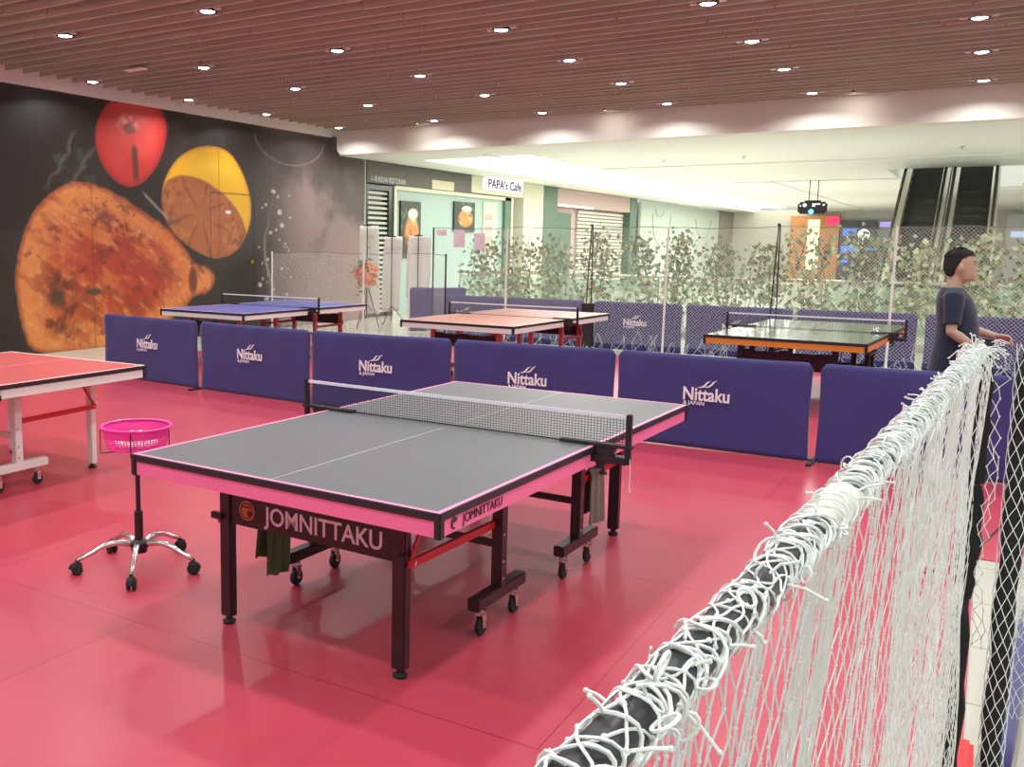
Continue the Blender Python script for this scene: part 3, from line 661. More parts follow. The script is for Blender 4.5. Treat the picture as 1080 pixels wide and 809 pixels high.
# towels
def towel(name, fn, nu, nv, m, label, w_top, w_bot, drop, back, seed, loc, rz, band=False):
    """cloth hung over a bar running along local y"""
    r = random.Random(seed); v = []; th = .004
    ph = [r.uniform(0, 6) for _ in range(4)]
    rows = []
    for side, d in ((1, drop), (-1, back)):
        for j in range(nv+1): rows.append((side, d*(nv-j)/nv if side == 1 else d*j/nv))
    rows = [(1, drop*(nv-j)/nv) for j in range(nv)]+[(0, 0)]+[(-1, back*(j+1)/nv) for j in range(nv)]
    for k, (sd, dd) in enumerate(rows):
        for i in range(nu+1):
            u = i/nu-.5; wv = w_top+(w_bot-w_top)*min(1, dd/drop)
            fold = .012*math.sin(u*17+ph[0]+dd*5)*(.4+dd/drop)+.006*math.sin(u*31+ph[1])
            v.append((sd*(.024+.012*dd/drop)+fold, u*wv+.012*math.sin(dd*9+ph[2]), -dd+(.016 if sd == 0 else 0)+.01*math.sin(u*5+ph[3])*(dd/drop)))
    n = nu+1; R_ = len(rows)
    f = [(k*n+i, k*n+i+1, (k+1)*n+i+1, (k+1)*n+i) for k in range(R_-1) for i in range(nu)]
    mb = MB(); mb.add(v, f); o = mb.build(name, m, None, smooth=True, loc=loc, rotz=rz)
    sm = o.modifiers.new('thick', 'SOLIDIFY'); sm.thickness = .005; sb = o.modifiers.new('sub', 'SUBSURF'); sb.levels = sb.render_levels = 1
    return tag(o, label, 'towel')
def tloc(x, y, z): c_, s_ = math.cos(MR), math.sin(MR); return (MAIN[0]+c_*x-s_*y, MAIN[1]+s_*x+c_*y, z)
M_gtowel = mat('grey_towel_cloth', (136,122,112), .95, var=.2, vscale=20, bump=.6, bscale=150, sheen=.3)
M_greentowel = mat('green_towel_cloth', (92,104,64), .95, var=.12, vscale=20, bump=.6, bscale=150, sheen=.3)
towel('towel', None, 16, 12, M_gtowel, 'grey brown hand towel hung on the red strut under the net post', .17, .25, .29, .25, 3, tloc(.497, .66, .492), MR)
towel('towel', None, 14, 12, M_greentowel, 'dark green towel hanging under the lettered end panel', .15, .20, .35, .28, 8, tloc(-.490, -.78, .480), MR)

# ------------------------------------------------------------------ ball basket on a wheeled chair base
bs = empty('ball_basket_stand', (-.52, .50, 0), 0, 'pink plastic basket on a black pole with chrome five star wheeled base', 'basket stand')
MB().cyl((0,0,.13), (0,0,.30), .022, 20).build('gas_sleeve', M_steel, bs, smooth=False)
MB().cyl((0,0,.30), (0,0,.615), .012, 16).build('pole', M_steel, bs)
MB().lathe([(.001,.085),(.04,.085),(.042,.10),(.042,.135),(.028,.15),(.001,.15)], n=24).build('hub', M_steel, bs)
for (dx, dy) in ((-.18,-.25),(.20,-.24),(.29,.09),(-.02,.31),(-.30,.08)):
    L_ = math.hypot(dx, dy); ux, uy = dx/L_, dy/L_
    pts = []; rr = []
    for i in range(9):
        t_ = i/8; pts.append((ux*(.03+(L_-.03)*t_), uy*(.03+(L_-.03)*t_), .125+.022*math.sin(PI*min(1, t_*1.3))-.052*t_**2.4)); rr.append(.017-.006*t_)
    lg = MB().tube(pts, rr, 12).build('leg', M_chrome, bs, smooth=True)
    c_ = MB(); px, py = dx, dy
    for s_ in (-1, 1):
        q = MB(); ax = Vector((-uy, ux, 0))
        c0 = Vector((px, py, .028))+ax*s_*.006; c1 = Vector((px, py, .028))+ax*s_*.024
        c_.tube([c0, c0+ax*s_*.003, c1-ax*s_*.003, c1], [.022, .028, .028, .020], 18)
    c_.tube([(px-ux*.02, py-uy*.02, .045), (px, py, .058), (px+ux*.022, py+uy*.022, .046), (px+ux*.03, py+uy*.03, .03)], .014, 8).cyl((px, py, .05), (px, py, .078), .008, 8)
    c_.build('caster', M_blackrub, lg)
M_basket = mat('pink_plastic', (255,70,170), .35, trans=.0, spec=.5)
M_basket.node_tree.nodes['Principled BSDF'].inputs['Subsurface Weight'].default_value = .25
BZ, RB, RT, BH = .632, .140, .168, .110
m = MB(); nseg = 60
m.lathe([(RT-.004, BH-.008), (RT+.006, BH-.008), (RT+.009, BH), (RT+.004, BH+.005), (RT-.006, BH)], (0,0,BZ), 48)
m.lathe([(RT-.012, BH*.55), (RT-.006, BH*.55), (RT+.001, BH-.004), (RT-.004, BH-.004)], (0,0,BZ), 48)
for i in range(nseg):
    a = 2*PI*i/nseg; m.tube([(RB*math.cos(a), RB*math.sin(a), BZ), ((RT-.008)*math.cos(a), (RT-.008)*math.sin(a), BZ+BH*.57)], .0024, 4, cap=False)
for j in range(6):
    t_ = j/6; r_ = RB+(RT-.008-RB)*t_; m.tube([(r_*math.cos(2*PI*i/40), r_*math.sin(2*PI*i/40), BZ+BH*.57*t_) for i in range(40)], .0024, 4, closed=True)
for j in range(-9, 10):
    x_ = j*.0155; h_ = math.sqrt(max(0, RB**2-x_**2))
    if h_ > .01: m.box(x_-.0022, x_+.0022, -h_, h_, BZ-.002, BZ+.002).box(-h_, h_, x_-.0022, x_+.0022, BZ-.002, BZ+.002)
m.build('basket', M_basket, bs, smooth=False)
m = MB(); 
for k in range(5):
    a = 2*PI*k/5+.35; c_, s_ = math.cos(a), math.sin(a)
    m.tube([((RT+.008)*c_, (RT+.008)*s_, BZ+BH-.012), ((RT+.010)*c_, (RT+.010)*s_, BZ-.018), (.02*c_, .02*s_, BZ-.018)], .0032, 6)
m.build('wire_holder', M_steel, bs)
M_ball = mat('white_ball', (246,244,240), .4)
pr_ = MB().ball((0,0,0), .02, 14); first = None; k_ = 0; rb_ = random.Random(4)
spots = []
for ring, (rad, cnt) in enumerate(((.0, 1), (.044, 6), (.088, 12))):
    for i in range(cnt): spots.append((rad*math.cos(2*PI*i/cnt+ring), rad*math.sin(2*PI*i/cnt+ring), 0))
for i in range(9): spots.append((.062*math.cos(2*PI*i/9), .062*math.sin(2*PI*i/9), .032))
for (x_, y_, z_) in spots:
    if first is None: first = o = pr_.build('table_tennis_ball', M_ball, None, smooth=True)
    else: o = first.copy(); C.objects.link(o)
    o.location = (-.52+x_, .50+y_, BZ+.0225+z_)
    tag(o, 'white table tennis ball lying in the pink basket', 'ball', 'white balls in the pink basket')

# ------------------------------------------------------------------ navy barriers
def rounded(w_, h_, r_, tz=0.0, n=6):
    p = [(0, tz), (w_, tz)]
    p += [(w_-r_+r_*math.sin(a), h_-r_+r_*math.cos(a)) for a in [PI/2*(1-i/n) for i in range(n+1)]]
    p += [(r_-r_*math.sin(a), h_-r_+r_*math.cos(a)) for a in [PI/2*i/n for i in range(n+1)]]
    return p
def make_barrier(p0, p1, label, grp, m=None, logo=True, h=.78, gap=(.012, .012), foot=True, wave=0):
    m = m or M_navy
    a = Vector((p0[0], p0[1], 0)); b_ = Vector((p1[0], p1[1], 0)); d = b_-a; L_ = d.length; rz = math.atan2(d.y, d.x)
    t = empty('court_barrier', a, rz, label, 'barrier', grp)
    x0, x1 = gap[0], L_-gap[1]; w_ = x1-x0; nx, nz_ = 40, 22; r_ = .05
    cs = MB(); vs = []; rr_ = random.Random(int(wave)); q = [rr_.uniform(0, 6) for _ in range(4)]
    for side in (-1, 1):
        for j in range(nz_+1):
            for i in range(nx+1):
                u, v = i/nx, j/nz_
                x = x0+w_*u; z = .012+(h-.012)*v
                e = min(x-x0, x1-x)
                if e < r_ and z > h-r_: z = min(z, h-r_+math.sqrt(max(0, r_**2-(r_-e)**2)))
                inset = .010*math.sin(PI*v)
                x = x+(inset if u < .5 else -inset)*(abs(u-.5)*2)**6
                sag = .006*math.sin(PI*u)*v
                fold = .004*math.sin(9*u+q[0]+4*v)*math.sin(PI*v)+.003*math.sin(23*u+q[1]-7*v)*(v**2)
                vs.append((x, side*(.011*(1-.75*max(0, (v-.94)/.06)))+fold, z-sag))
    n_ = (nx+1)*(nz_+1); f = []
    for j in range(nz_):
        for i in range(nx):
            k0 = j*(nx+1)+i; f.append((k0, k0+1, k0+nx+2, k0+nx+1)); f.append((n_+k0, n_+k0+nx+1, n_+k0+nx+2, n_+k0+1))
    ring = [i for i in range(nx+1)]+[(j)*(nx+1)+nx for j in range(1, nz_+1)]+[nz_*(nx+1)+i for i in range(nx-1, -1, -1)]+[j*(nx+1) for j in range(nz_-1, 0, -1)]
    for i in range(len(ring)): p_, q_ = ring[i], ring[(i+1) % len(ring)]; f.append((p_, n_+p_, n_+q_, q_))
    cs.add(vs, f); cl = cs.build('cloth', m, t, smooth=True)
    for p_ in cl.data.polygons:
        if len(p_.vertices) == 4 and p_.index >= nx*nz_*2: p_.use_smooth = False
    MB().tube([(x0+.02, 0, .012), (x1-.02, 0, .012)], .006, 8).build('lower_rail', M_steel, t)
    if foot:
        fx = L_
        MB().box(fx-.02, fx+.02, -.17, .17, .002, .016, b=.003).box(fx-.05, fx+.01, -.012, .012, .014, .028).build('foot', M_black, t)
    if logo:
        xc = L_/2-.03
        text_mesh('brand_print', 'Nittaku', .150, M_print, plane_M((xc, -.0175, .452), (1,0,0)), cl, fit=.37, bold=.0032, ext=.003)
        text_mesh('brand_print', '& JAPAN', .042, M_print, plane_M((xc-.095, -.0175, .380), (1,0,0)), cl, fit=.17, bold=.0004, ext=.003)
        sw = MB()
        for off in (-.028, .022):
            pts = [(-.055,.0),(-.02,.012),(.0,.03),(.02,.06),(.055,.075),(.03,.052),(.018,.03),(.0,.008),(-.025,-.002)]
            sw.prism([(xc+off+.01+u, .512+v*.85+(.006 if off > 0 else 0)) for u, v in pts], lambda u, v, d: (u, d, v), -.0205, -.0145)
        sw.build('brand_mark', M_print, cl)
    return t
R1 = [(-6.17, 5.20), (-4.45, 5.08), (-2.78, 4.96), (-1.18, 5.06), (.38, 5.14), (1.965, 5.12), (3.56, 5.20)]
RL = ['navy barrier at the left end of the front row, beside the left table', 'navy barrier second from the left, beyond the basket stand', 'navy barrier third from the left, behind the left net post', 'navy barrier in the middle of the front row, behind the grey table end', 'navy barrier with its whole print clear to the right of the grey table', 'navy barrier at the right end, behind the hung white net']
for i in range(6):
    make_barrier(R1[i], R1[i+1], RL[i], 'navy barriers in the front row', wave=i, gap=(.03 if i == 1 else (.018 if i == 5 else .012), .03 if i in (0, 4) else .012), foot=i in (0, 4))
R2 = [(-5.4, -3.97), (-3.95, -2.52), (-2.38, -.94), (-.91, .65), (.68, 2.24), (2.30, 3.86), (3.9, 5.4)]
RL2 = ['navy barrier left of the coral table, under the vines', 'navy barrier directly behind the coral table', 'printed navy barrier between the coral and green tables', 'navy barrier behind the left half of the green table', 'navy barrier behind the right half of the green table', 'navy barrier behind the walking person', 'navy barrier beyond the walking person, at the right edge']
for i, (x0, x1) in enumerate(R2):
    make_barrier((x0, 12.1), (x1, 12.1), RL2[i], 'navy barriers in the back row', wave=20+i, foot=False)
make_barrier((-6.3, 12.75), (-5.45, 13.5), 'navy barrier turned at an angle beside the white banners', None, logo=False, h=.85, wave=40)

# ------------------------------------------------------------------ mesh fences
def diamond_net(mb, x0, x1, z0, z1, cx_, cz_, r, fn, jit=.15, seed=1, n=3):
    """diamond netting between x0..x1, z0..z1; fn(u, z) -> point"""
    rr = random.Random(seed); nx = int((x1-x0)/cx_); nz_ = int((z1-z0)/cz_)
    P = {}
    for j in range(nz_+1):
        for i in range(nx+1):
            u = x0+i*cx_+(cx_/2 if j % 2 else 0)+rr.uniform(-1, 1)*jit*cx_; z = z1-j*cz_+rr.uniform(-1, 1)*jit*cz_*.5
            P[i, j] = Vector(fn(min(max(u, x0), x1), z))
    for j in range(nz_):
        for i in range(nx+1):
            for di in ((0, 1) if j % 2 else (-1, 0)):
                if (i+di, j+1) in P: mb.tube([P[i, j], P[i+di, j+1]], r, n, cap=False)
    return P
def make_fence(name, y, x0, x1, h, poles, label, cell, seed, gather):
    t = empty(name, (0, y, 0), 0, label, 'net fence')
    m = MB()
    sag = lambda u: .012*math.sin(u*3.1+seed)+.006*math.sin(u*9)
    diamond_net(m, x0, x1, .10, h, cell, cell*.5, .0017, lambda u, z: (u, .02*math.sin(u*2.3+z*2+seed)+.05*max(0, .5-z)*math.sin(u*7), z-(sag(u)+.012)*max(0, (z-h+.3)/.3)), seed=seed)
    m.build('netting', M_fnet, t)
    MB().tube([(x0+(x1-x0)*i/60, 0, h-sag(x0+(x1-x0)*i/60)-.004) for i in range(61)], .005, 6).build('top_cord', mat('grey_cord', (120,122,120), .7), t)
    # gathered netting on the floor
    m = MB(); rr = random.Random(seed+5); x = x0
    while x < x1:
        k = rr.uniform(.06, .25); hh = rr.uniform(.10, .42)*gather
        for q in range(3): m.tube([(x+rr.uniform(-.03, .03), -.03, hh), (x+rr.uniform(-.1, .1), -.06, hh*.45), (x+rr.uniform(-.15, .15), -.16-rr.uniform(0, .1), .012)], .0022, 4, cap=False)
        x += k
    m.build('gathered_hem', M_fnet, t)
    for (px, kind) in poles:
        if kind == 'w':
            MB().cyl((px, -.03, .01), (px+.01, -.03, h+.01), .017, 10).lathe([(.001,0),(.12,0),(.12,.015),(.02,.03),(.001,.03)], (px, -.03, 0), 20).build('pole', M_white, t)
        elif kind == 'b':
            MB().cyl((px, -.03, .01), (px, -.03, h+.01), .015, 10).lathe([(.001,0),(.1,0),(.1,.015),(.02,.03),(.001,.03)], (px, -.03, 0), 20).build('pole', M_black, t)
        else:
            MB().cyl((px-.07, -.05, .01), (px, -.04, h+.03), .009, 10).cyl((px+.045, -.05, .01), (px+.02, -.04, h+.03), .009, 10).box(px-.11, px+.08, -.09, .02, 0, .75 if kind == 'd' else .05, b=.01).ball((px, -.04, h+.035), .025, 8).build('pole', M_black, t)
    return t
make_fence('net_fence', 11.85, -5.27, 5.2, 1.95, [(-5.25,'b'), (-3.84,'w'), (-2.36,'d'), (-1.16,'w'), (.42,'e'), (1.90,'w'), (3.9,'w')], 'tall white mesh fence on poles in front of the leafy vines', .05, 3, 1.0)
make_fence('net_fence', 11.35, -8.50, -4.72, 1.50, [(-8.5,'w'), (-6.40,'w'), (-5.45,'w'), (-4.72,'b')], 'lower white mesh fence on poles in front of the mural and banners', .05, 9, .6)
M_paper = mat('pinkish_paper', (226,206,212), .7)
for (x, z, w_, h_, l_) in ((-4.73, 1.77, .22, .30, 'upper left pinkish paper notice hung on the tall fence'), (-4.34, 1.72, .21, .28, 'right pinkish paper notice hung on the tall fence'), (-5.08, 1.87, .2, .10, 'small white paper roll at the top corner of the tall fence')):
    p = MB(); vs = []; 
    for j in range(5):
        for i in range(5): vs.append((-w_/2+w_*i/4, .008*math.sin(i*1.2+j), h_/2-h_*j/4))
    p.add(vs, [(j*5+i, j*5+i+1, (j+1)*5+i+1, (j+1)*5+i) for j in range(4) for i in range(4)])
    o = p.build('paper_notice', M_paper, None, loc=(x, 11.80, z)); md = o.modifiers.new('t', 'SOLIDIFY'); md.thickness = .002; tag(o, l_, 'notice')

# ------------------------------------------------------------------ glass railing and artificial vines
gl = empty('glass_railing', (0, 15.0, 0), 0, 'pale green glass railing with steel handrail behind the vines', 'railing')
M_gp = mat('green_tint_glass', (206,232,214), .08, alpha=.45)
x = -6.4; nn = 0
while x < 8:
    MB().box(x+.03, x+1.37, -.006, .006, .08, 1.03).build('glass_panel', M_gp, gl)
    MB().box(x-.015, x+.015, -.02, .02, 0, 1.08, b=.004).build('post', M_deck, gl); x += 1.4; nn += 1
MB().tube([(-6.45, 0, 1.1), (x, 0, 1.1)], .025, 12).build('handrail', mat('pale_rail', (222,222,210), .3, .2), gl, smooth=True)
struct(MB().box(-6.5, 8, 14.9, 15.1, -.004, .10).build('trim_2', M_cream))
M_leaf = [mat('leaf_green', (150,168,122), .6), mat('leaf_dark', (108,126,94), .6), mat('leaf_pale', (204,212,168), .6), mat('leaf_brown', (170,142,110), .7)]
M_stem = mat('vine_stem', (112,96,72), .8)
descr = ['leafy green vine', 'artificial ivy vine', 'climbing vine with small leaves', 'loose leafy vine']
def vine(i, x, n, zlo, zhi, lab, yel=False):
    rr = random.Random(100+i); t = empty('climbing_vine', (x, 14.3, 0), 0, lab, 'plant', 'climbing vines behind the tall fence')
    st = MB(); lf = MB(); stems = []; n = int(n*.95)
    for k in range(5):
        bx_ = rr.uniform(-.24, .24); ph = rr.uniform(0, 6); pts = []
        for q in range(12):
            z = zhi*q/11*(rr.uniform(.92, 1.0)); pts.append((bx_+.12*math.sin(z*3+ph)+.05*q/11*(k-2), .05*math.cos(z*4+ph), z))
        stems.append(pts); st.tube(pts, .006, 5)
    st.build('stem', M_stem, t)
    for k in range(n):
        s_ = rr.choice(stems); q = rr.uniform(zlo/zhi, 1)*11; i0 = min(10, int(q)); f_ = q-i0
        p = Vector(s_[i0]).lerp(Vector(s_[i0+1]), f_)+Vector((max(-.24, min(.24, rr.gauss(0, .15))), rr.gauss(0, .07), rr.gauss(0, .08)))
        sz = rr.uniform(.024, .052)*(1.25 if yel else 1); M_ = Euler((rr.uniform(-.9, .9)+PI/2, rr.uniform(0, 6.28), rr.uniform(-.8, .8))).to_matrix()
        # a lobed leaf folded along its midrib
        out = [(0,-1,0),(.55,-.55,.12),(.95,-.05,.2),(.5,.15,.1),(.42,.6,.1),(0,1.1,0),(-.42,.6,.1),(-.5,.15,.1),(-.95,-.05,.2),(-.55,-.55,.12)]
        vs = [p+M_@Vector((a*sz, b_*sz, c_*sz)) for a, b_, c_ in out]
        mi = rr.choices((0, 1, 2, 3), (.42, .27, .22 if not yel else .8, .09))[0]
        lf.add(vs, [(0,1,2,3,4,5), (0,5,6,7,8,9)], mi)
    lf.build('foliage', M_leaf, t); return t
xs_v = [-5.5, -4.75, -3.95, -3.2, -2.45, -1.7, -.95, -.2, .55, 1.3, 2.05, 2.8, 3.55, 4.3]
wherev = ['at the left end of the fence, beside the paper notices', 'behind the two paper notices', 'behind the leftmost white pole of the tall fence', 'left of the first black pole pair', 'behind the first black pole pair', 'right of the first black pole pair, below the hoarding', 'behind the middle white pole', 'right of the middle white pole', 'left of the second black pole pair', 'right of the second black pole pair', 'below the hanging sign and kiosk, left of the escalators', 'in front of the foot of the escalators, behind the man', 'just right of the walking man', 'at the right edge of the picture']
for i, xv in enumerate(xs_v):
    vine(i, xv, 330+int(rnd.uniform(0, 120)), .55 if i > 1 else .6, 1.82+rnd.uniform(-.1, .1), descr[i % 4]+' '+wherev[i], yel=(i in (10, 11)))

# ------------------------------------------------------------------ white banners and flower stand by the mural end
M_banner = mat('off_white_banner', (238,234,222), .7, bump=.2, bscale=4)
def banner(x, y, z0, z1, w_, lab, lean, full):
    t = empty('banner_stand', (x, y, 0), 0, lab, 'banner', 'white banners seen from behind')
    MB().cyl((0, -.05, .12), (0, -.05, z1+.03), .011, 10).build('pole', M_black, t)
    MB().cyl((-.09, -.05, z1+.0), (.09, -.05, z1+.0), .012, 8).build('top_clip', M_black, t)
    m = MB()
    for k in range(3):
        a = 2*PI*k/3+.5; m.tube([(0, -.05, .42), (.20*math.cos(a), -.05+.20*math.sin(a), .2), (.34*math.cos(a), -.05+.34*math.sin(a), .012)], .007, 6)
    m.build('tripod', M_black, t)
    vs = []; nx, nz_ = 12, 20
    for j in range(nz_+1):
        v = j/nz_
        for i in range(nx+1):
            u = i/nx-.5; ww = w_*(1+.1*math.sin(v*3))
            vs.append((u*ww+lean*v, .02+.03*math.cos(u*5+v*3)*v+.012*math.sin(u*19)*v, z1-(z1-z0)*v+.02*math.sin(u*7)*v))
    m = MB(); m.add(vs, [(j*(nx+1)+i, j*(nx+1)+i+1, (j+1)*(nx+1)+i+1, (j+1)*(nx+1)+i) for j in range(nz_) for i in range(nx)])
    o = m.build('sheet', M_banner, t, smooth=True); md = o.modifiers.new('t', 'SOLIDIFY'); md.thickness = .004
banner(-7.80, 13.6, .22, 2.04, .46, 'leftmost and tallest off-white banner on a black pole by the mural edge', .03, 1)
banner(-7.20, 13.6, .30, 1.82, .42, 'middle off-white banner on a black pole with splayed tripod feet', -.08, 1)
banner(-6.58, 13.6, .60, 1.84, .52, 'rightmost and shortest off-white banner on a black pole', -.06, 0)
fs = empty('flower_stand', (-7.30, 12.8, 0), 0, 'orange flower bouquet on a thin tripod behind the low mesh fence', 'flower stand')
m = MB()
for k in range(3):
    a = 2*PI*k/3+.2; m.tube([(.02*math.cos(a), .02*math.sin(a), .85), (.28*math.cos(a), .22*math.sin(a), .008)], .010, 6)
m.build('tripod', mat('dark_wood', (84,66,54), .6), fs)
m = MB(); rr = random.Random(77)
for k in range(46):
    th, ph = rr.uniform(0, 6.28), rr.uniform(-.9, 1.3); r_ = .21; c0 = Vector((r_*1.15*math.cos(th)*math.cos(ph), r_*.7*math.sin(th)*math.cos(ph), 1.06+r_*1.1*math.sin(ph)))
    nrm = (c0-Vector((0, 0, 1.04))).normalized()
    q = nrm.to_track_quat('Z', 'Y').to_matrix()
    for pt in range(7):
        a = pt*2*PI/7+rr.uniform(-.2, .2); L_ = rr.uniform(.06, .10)
        d0 = q@Vector((math.cos(a)*L_, math.sin(a)*L_, .022)); e1 = q@Vector((math.cos(a+.5)*L_*.6, math.sin(a+.5)*L_*.6, .0)); e2 = q@Vector((math.cos(a-.5)*L_*.6, math.sin(a-.5)*L_*.6, .0))
        m.add([c0, c0+e1, c0+d0, c0+e2], [(0,1,2,3)], rr.choice((0, 0, 1)))
m.build('blossoms', [mat('orange_petal', (240,120,52), .6), mat('coral_petal', (246,160,104), .6)], fs)
m = MB()
for k in range(70):
    c0 = Vector((rr.gauss(-.06, .17), rr.gauss(0, .1), rr.gauss(1.12, .20))); q = Euler((rr.uniform(0, 3), rr.uniform(0, 3), rr.uniform(0, 6))).to_matrix(); s_ = rr.uniform(.04, .08)
    m.add([c0+q@Vector(v)*s_ for v in ((0,-1,0),(.4,0,.1),(0,1.3,0),(-.4,0,.1))], [(0,1,2),(0,2,3)])
m.build('leaves', M_leaf[1], fs)
m = MB().lathe([(.02,.80),(.10,.86),(.14,.98),(.12,1.0),(.02,.95)], n=20); m.build('vase', M_white, fs)

# ------------------------------------------------------------------ the man walking behind the front barriers
M_skin = mat('skin', (188,156,134), .5, var=.06, vscale=9); M_skin.node_tree.nodes['Principled BSDF'].inputs['Subsurface Weight'].default_value = .08
M_shirt = mat('navy_tshirt', (28,36,58), .85, bump=.3, bscale=7, sheen=.2)
M_trouser = mat('dark_trousers', (40,42,52), .85, bump=.2, bscale=8)
M_hair = mat('black_hair', (34,28,28), .7, bump=.8, bscale=160)
M_eye = mat('dark_eye', (30,22,20), .2)
def rings(mb, secs, n=20):
    """lofted body: each section (centre xyz, rx, ry, [tilt matrix])"""
    vs = []
    for s_ in secs:
        c_ = Vector(s_[0]); rx, ry = s_[1], s_[2]; Mx = s_[3] if len(s_) > 3 else Matrix.Identity(3)
        for k in range(n):
            a = 2*PI*k/n; vs.append(c_+Mx@Vector((rx*math.cos(a), ry*math.sin(a), 0)))
    fs = [(i*n+k, i*n+(k+1) % n, (i+1)*n+(k+1) % n, (i+1)*n+k) for i in range(len(secs)-1) for k in range(n)]
    fs.append(tuple(range(n-1, -1, -1))); fs.append(tuple((len(secs)-1)*n+k for k in range(n)))
    return mb.add(vs, fs)
def fuse(mb, name, m, parent, voxel, sm=4, extra=None):
    o = mb.build(name, m, None); md = o.modifiers.new('r', 'REMESH'); md.mode = 'VOXEL'; md.voxel_size = voxel; md.use_smooth_shade = True
    s_ = o.modifiers.new('s', 'SMOOTH'); s_.factor = .5; s_.iterations = sm
    dg = bpy.context.evaluated_depsgraph_get(); me = bpy.data.meshes.new_from_object(o.evaluated_get(dg)); bpy.data.objects.remove(o)
    me.materials.clear(); me.materials.append(m)
    for p in me.polygons: p.use_smooth = True; p.material_index = 0
    o = bpy.data.objects.new(name, me); C.objects.link(o); o.parent = parent; return o
# local frame: +x the way he faces, +y his left, z up
man = empty('person', (2.825, 5.85, 0), math.radians(3), 'man in a navy t-shirt walking right, hands forward, behind the front barriers', 'person')
B = MB()
# head, jaw, nose, ears, neck
rings(B, [((.012,0,1.408),.052,.034), ((.020,0,1.425),.072,.050), ((.016,0,1.46),.084,.062), ((.006,0,1.50),.092,.071), ((-.002,0,1.54),.097,.075), ((-.006,0,1.58),.098,.076), ((-.012,0,1.615),.090,.069), ((-.016,0,1.64),.066,.052), ((-.018,0,1.652),.03,.026)], 24)
B.ball((-.045,0,1.545), .078, 16, sc=(1,.93,1.1))
B.ball((.082,0,1.428), .020, 10, sc=(1,1.2,.9))                       # chin
rings(B, [((.088,0,1.545),.008,.009), ((.096,0,1.52),.013,.011), ((.104,0,1.50),.018,.016), ((.094,0,1.487),.016,.015)], 12)   # nose
B.ball((.090,0,1.466), .013, 10, sc=(1,1.8,.55)); B.ball((.087,0,1.452), .013, 10, sc=(1,1.7,.6))   # lips
B.ball((.080,0,1.570), .022, 10, sc=(.8,2.4,.6))                      # brow
for s_ in (-1, 1): B.ball((-.006, s_*.083, 1.512), .023, 10, sc=(.75,.45,1.35))   # ears
rings(B, [((-.055,0,1.30),.075,.075), ((-.042,0,1.36),.060,.060), ((-.030,0,1.41),.055,.054), ((-.02,0,1.46),.056,.052)], 20)
# trunk
TR = [((-.01,0,.84),.120,.165), ((-.005,0,.93),.125,.160), ((.012,0,1.02),.130,.155), ((.005,0,1.12),.120,.160), ((-.010,0,1.22),.115,.172), ((-.028,0,1.29),.100,.180), ((-.045,0,1.34),.070,.120)]
rings(B, TR, 24)
def limb(mb, pts, rs, n=14, grow=0.): mb.tube(pts, [r+grow for r in rs], n); return mb
SR = Vector((-.035,-.185,1.285)); SLf = Vector((-.035,.185,1.285))
ER = Vector((-.035,-.235,1.035)); WR = Vector((.130,-.205,.915)); EL = Vector((.06,.215,1.04)); WL = Vector((.275,.175,.985))
for S_, E_, W_ in ((SR, ER, WR), (SLf, EL, WL)):
    limb(B, [S_, S_.lerp(E_, .3), S_.lerp(E_, .7), E_, E_.lerp(W_, .3), E_.lerp(W_, .7), W_], [.052,.050,.043,.038,.040,.032,.025])
    B.ball(E_, .037, 12); B.ball(S_, .050, 12)
# legs mid-stride, feet on the ground
HR, HL = Vector((-.01,-.09,.86)), Vector((-.01,.09,.86))
KR, AR = Vector((.10,-.095,.47)), Vector((.13,-.095,.08)); KL, AL = Vector((.0,.095,.46)), Vector((-.20,.095,.10))
for H_, K_, A_ in ((HR, KR, AR), (HL, KL, AL)):
    limb(B, [H_, H_.lerp(K_, .5), K_, K_.lerp(A_, .35), K_.lerp(A_, .8), A_], [.088,.072,.052,.052,.036,.034])
    rings(B, [((A_.x-.04, A_.y, .02),.05,.035), ((A_.x-.02, A_.y, .06),.055,.035), ((A_.x, A_.y, .10),.035,.032)], 12)
    B.ball((A_.x+.05, A_.y, .035), .05, 12, sc=(2.0,.8,.6))
def hand(mb, W_, dirv, palmn, curl, s=1):
    """palm and five separate fingers rooted at the wrist; dirv along the hand, palmn out of the palm"""
    d = dirv.normalized(); nrm = (palmn-d*palmn.dot(d)).normalized(); side = d.cross(nrm)*s
    for a in (-.026, -.009, .009, .026):
        mb.tube([W_+side*a*.5, W_+d*.045+side*a*.95, W_+d*.088+side*a], [.016,.015,.0125], 10)
    for i, (a, L_) in enumerate(((.030,.068),(.010,.076),(-.010,.070),(-.029,.054))):
        p = W_+d*.084+side*a; th = curl[i]*.35; pts = [p]; dd = (d+side*a*2.5).normalized(); q = p
        for k, fr in enumerate((.42,.32,.26)):
            th += curl[i]; q = q+(dd*math.cos(th)+nrm*math.sin(th))*L_*fr; pts.append(q)
        mb.tube(pts, [.0098,.0092,.0083,.0068], 10); mb.ball(pts[-1], .0068, 8)
    p = W_+d*.028+side*.030; t1 = p+(d*.7+side*.62+nrm*.25).normalized()*.036; t2 = t1+(d*.9+side*.15+nrm*.35).normalized()*.030
    mb.tube([W_+d*.012+side*.012, p, t1, t2], [.014,.0135,.0105,.0085], 10); mb.ball(t2, .0085, 8)
HB = MB()
hand(B, WR, Vector((.85,.05,-.35)), Vector((-.2,.9,-.2)), [.55,.6,.65,.7], -1)
hand(B, WL, Vector((.95,-.05,-.12)), Vector((.0,-.5,-.8)), [.45,.5,.55,.6], 1)
body = fuse(B, 'body', M_skin, man, .0052, 3)
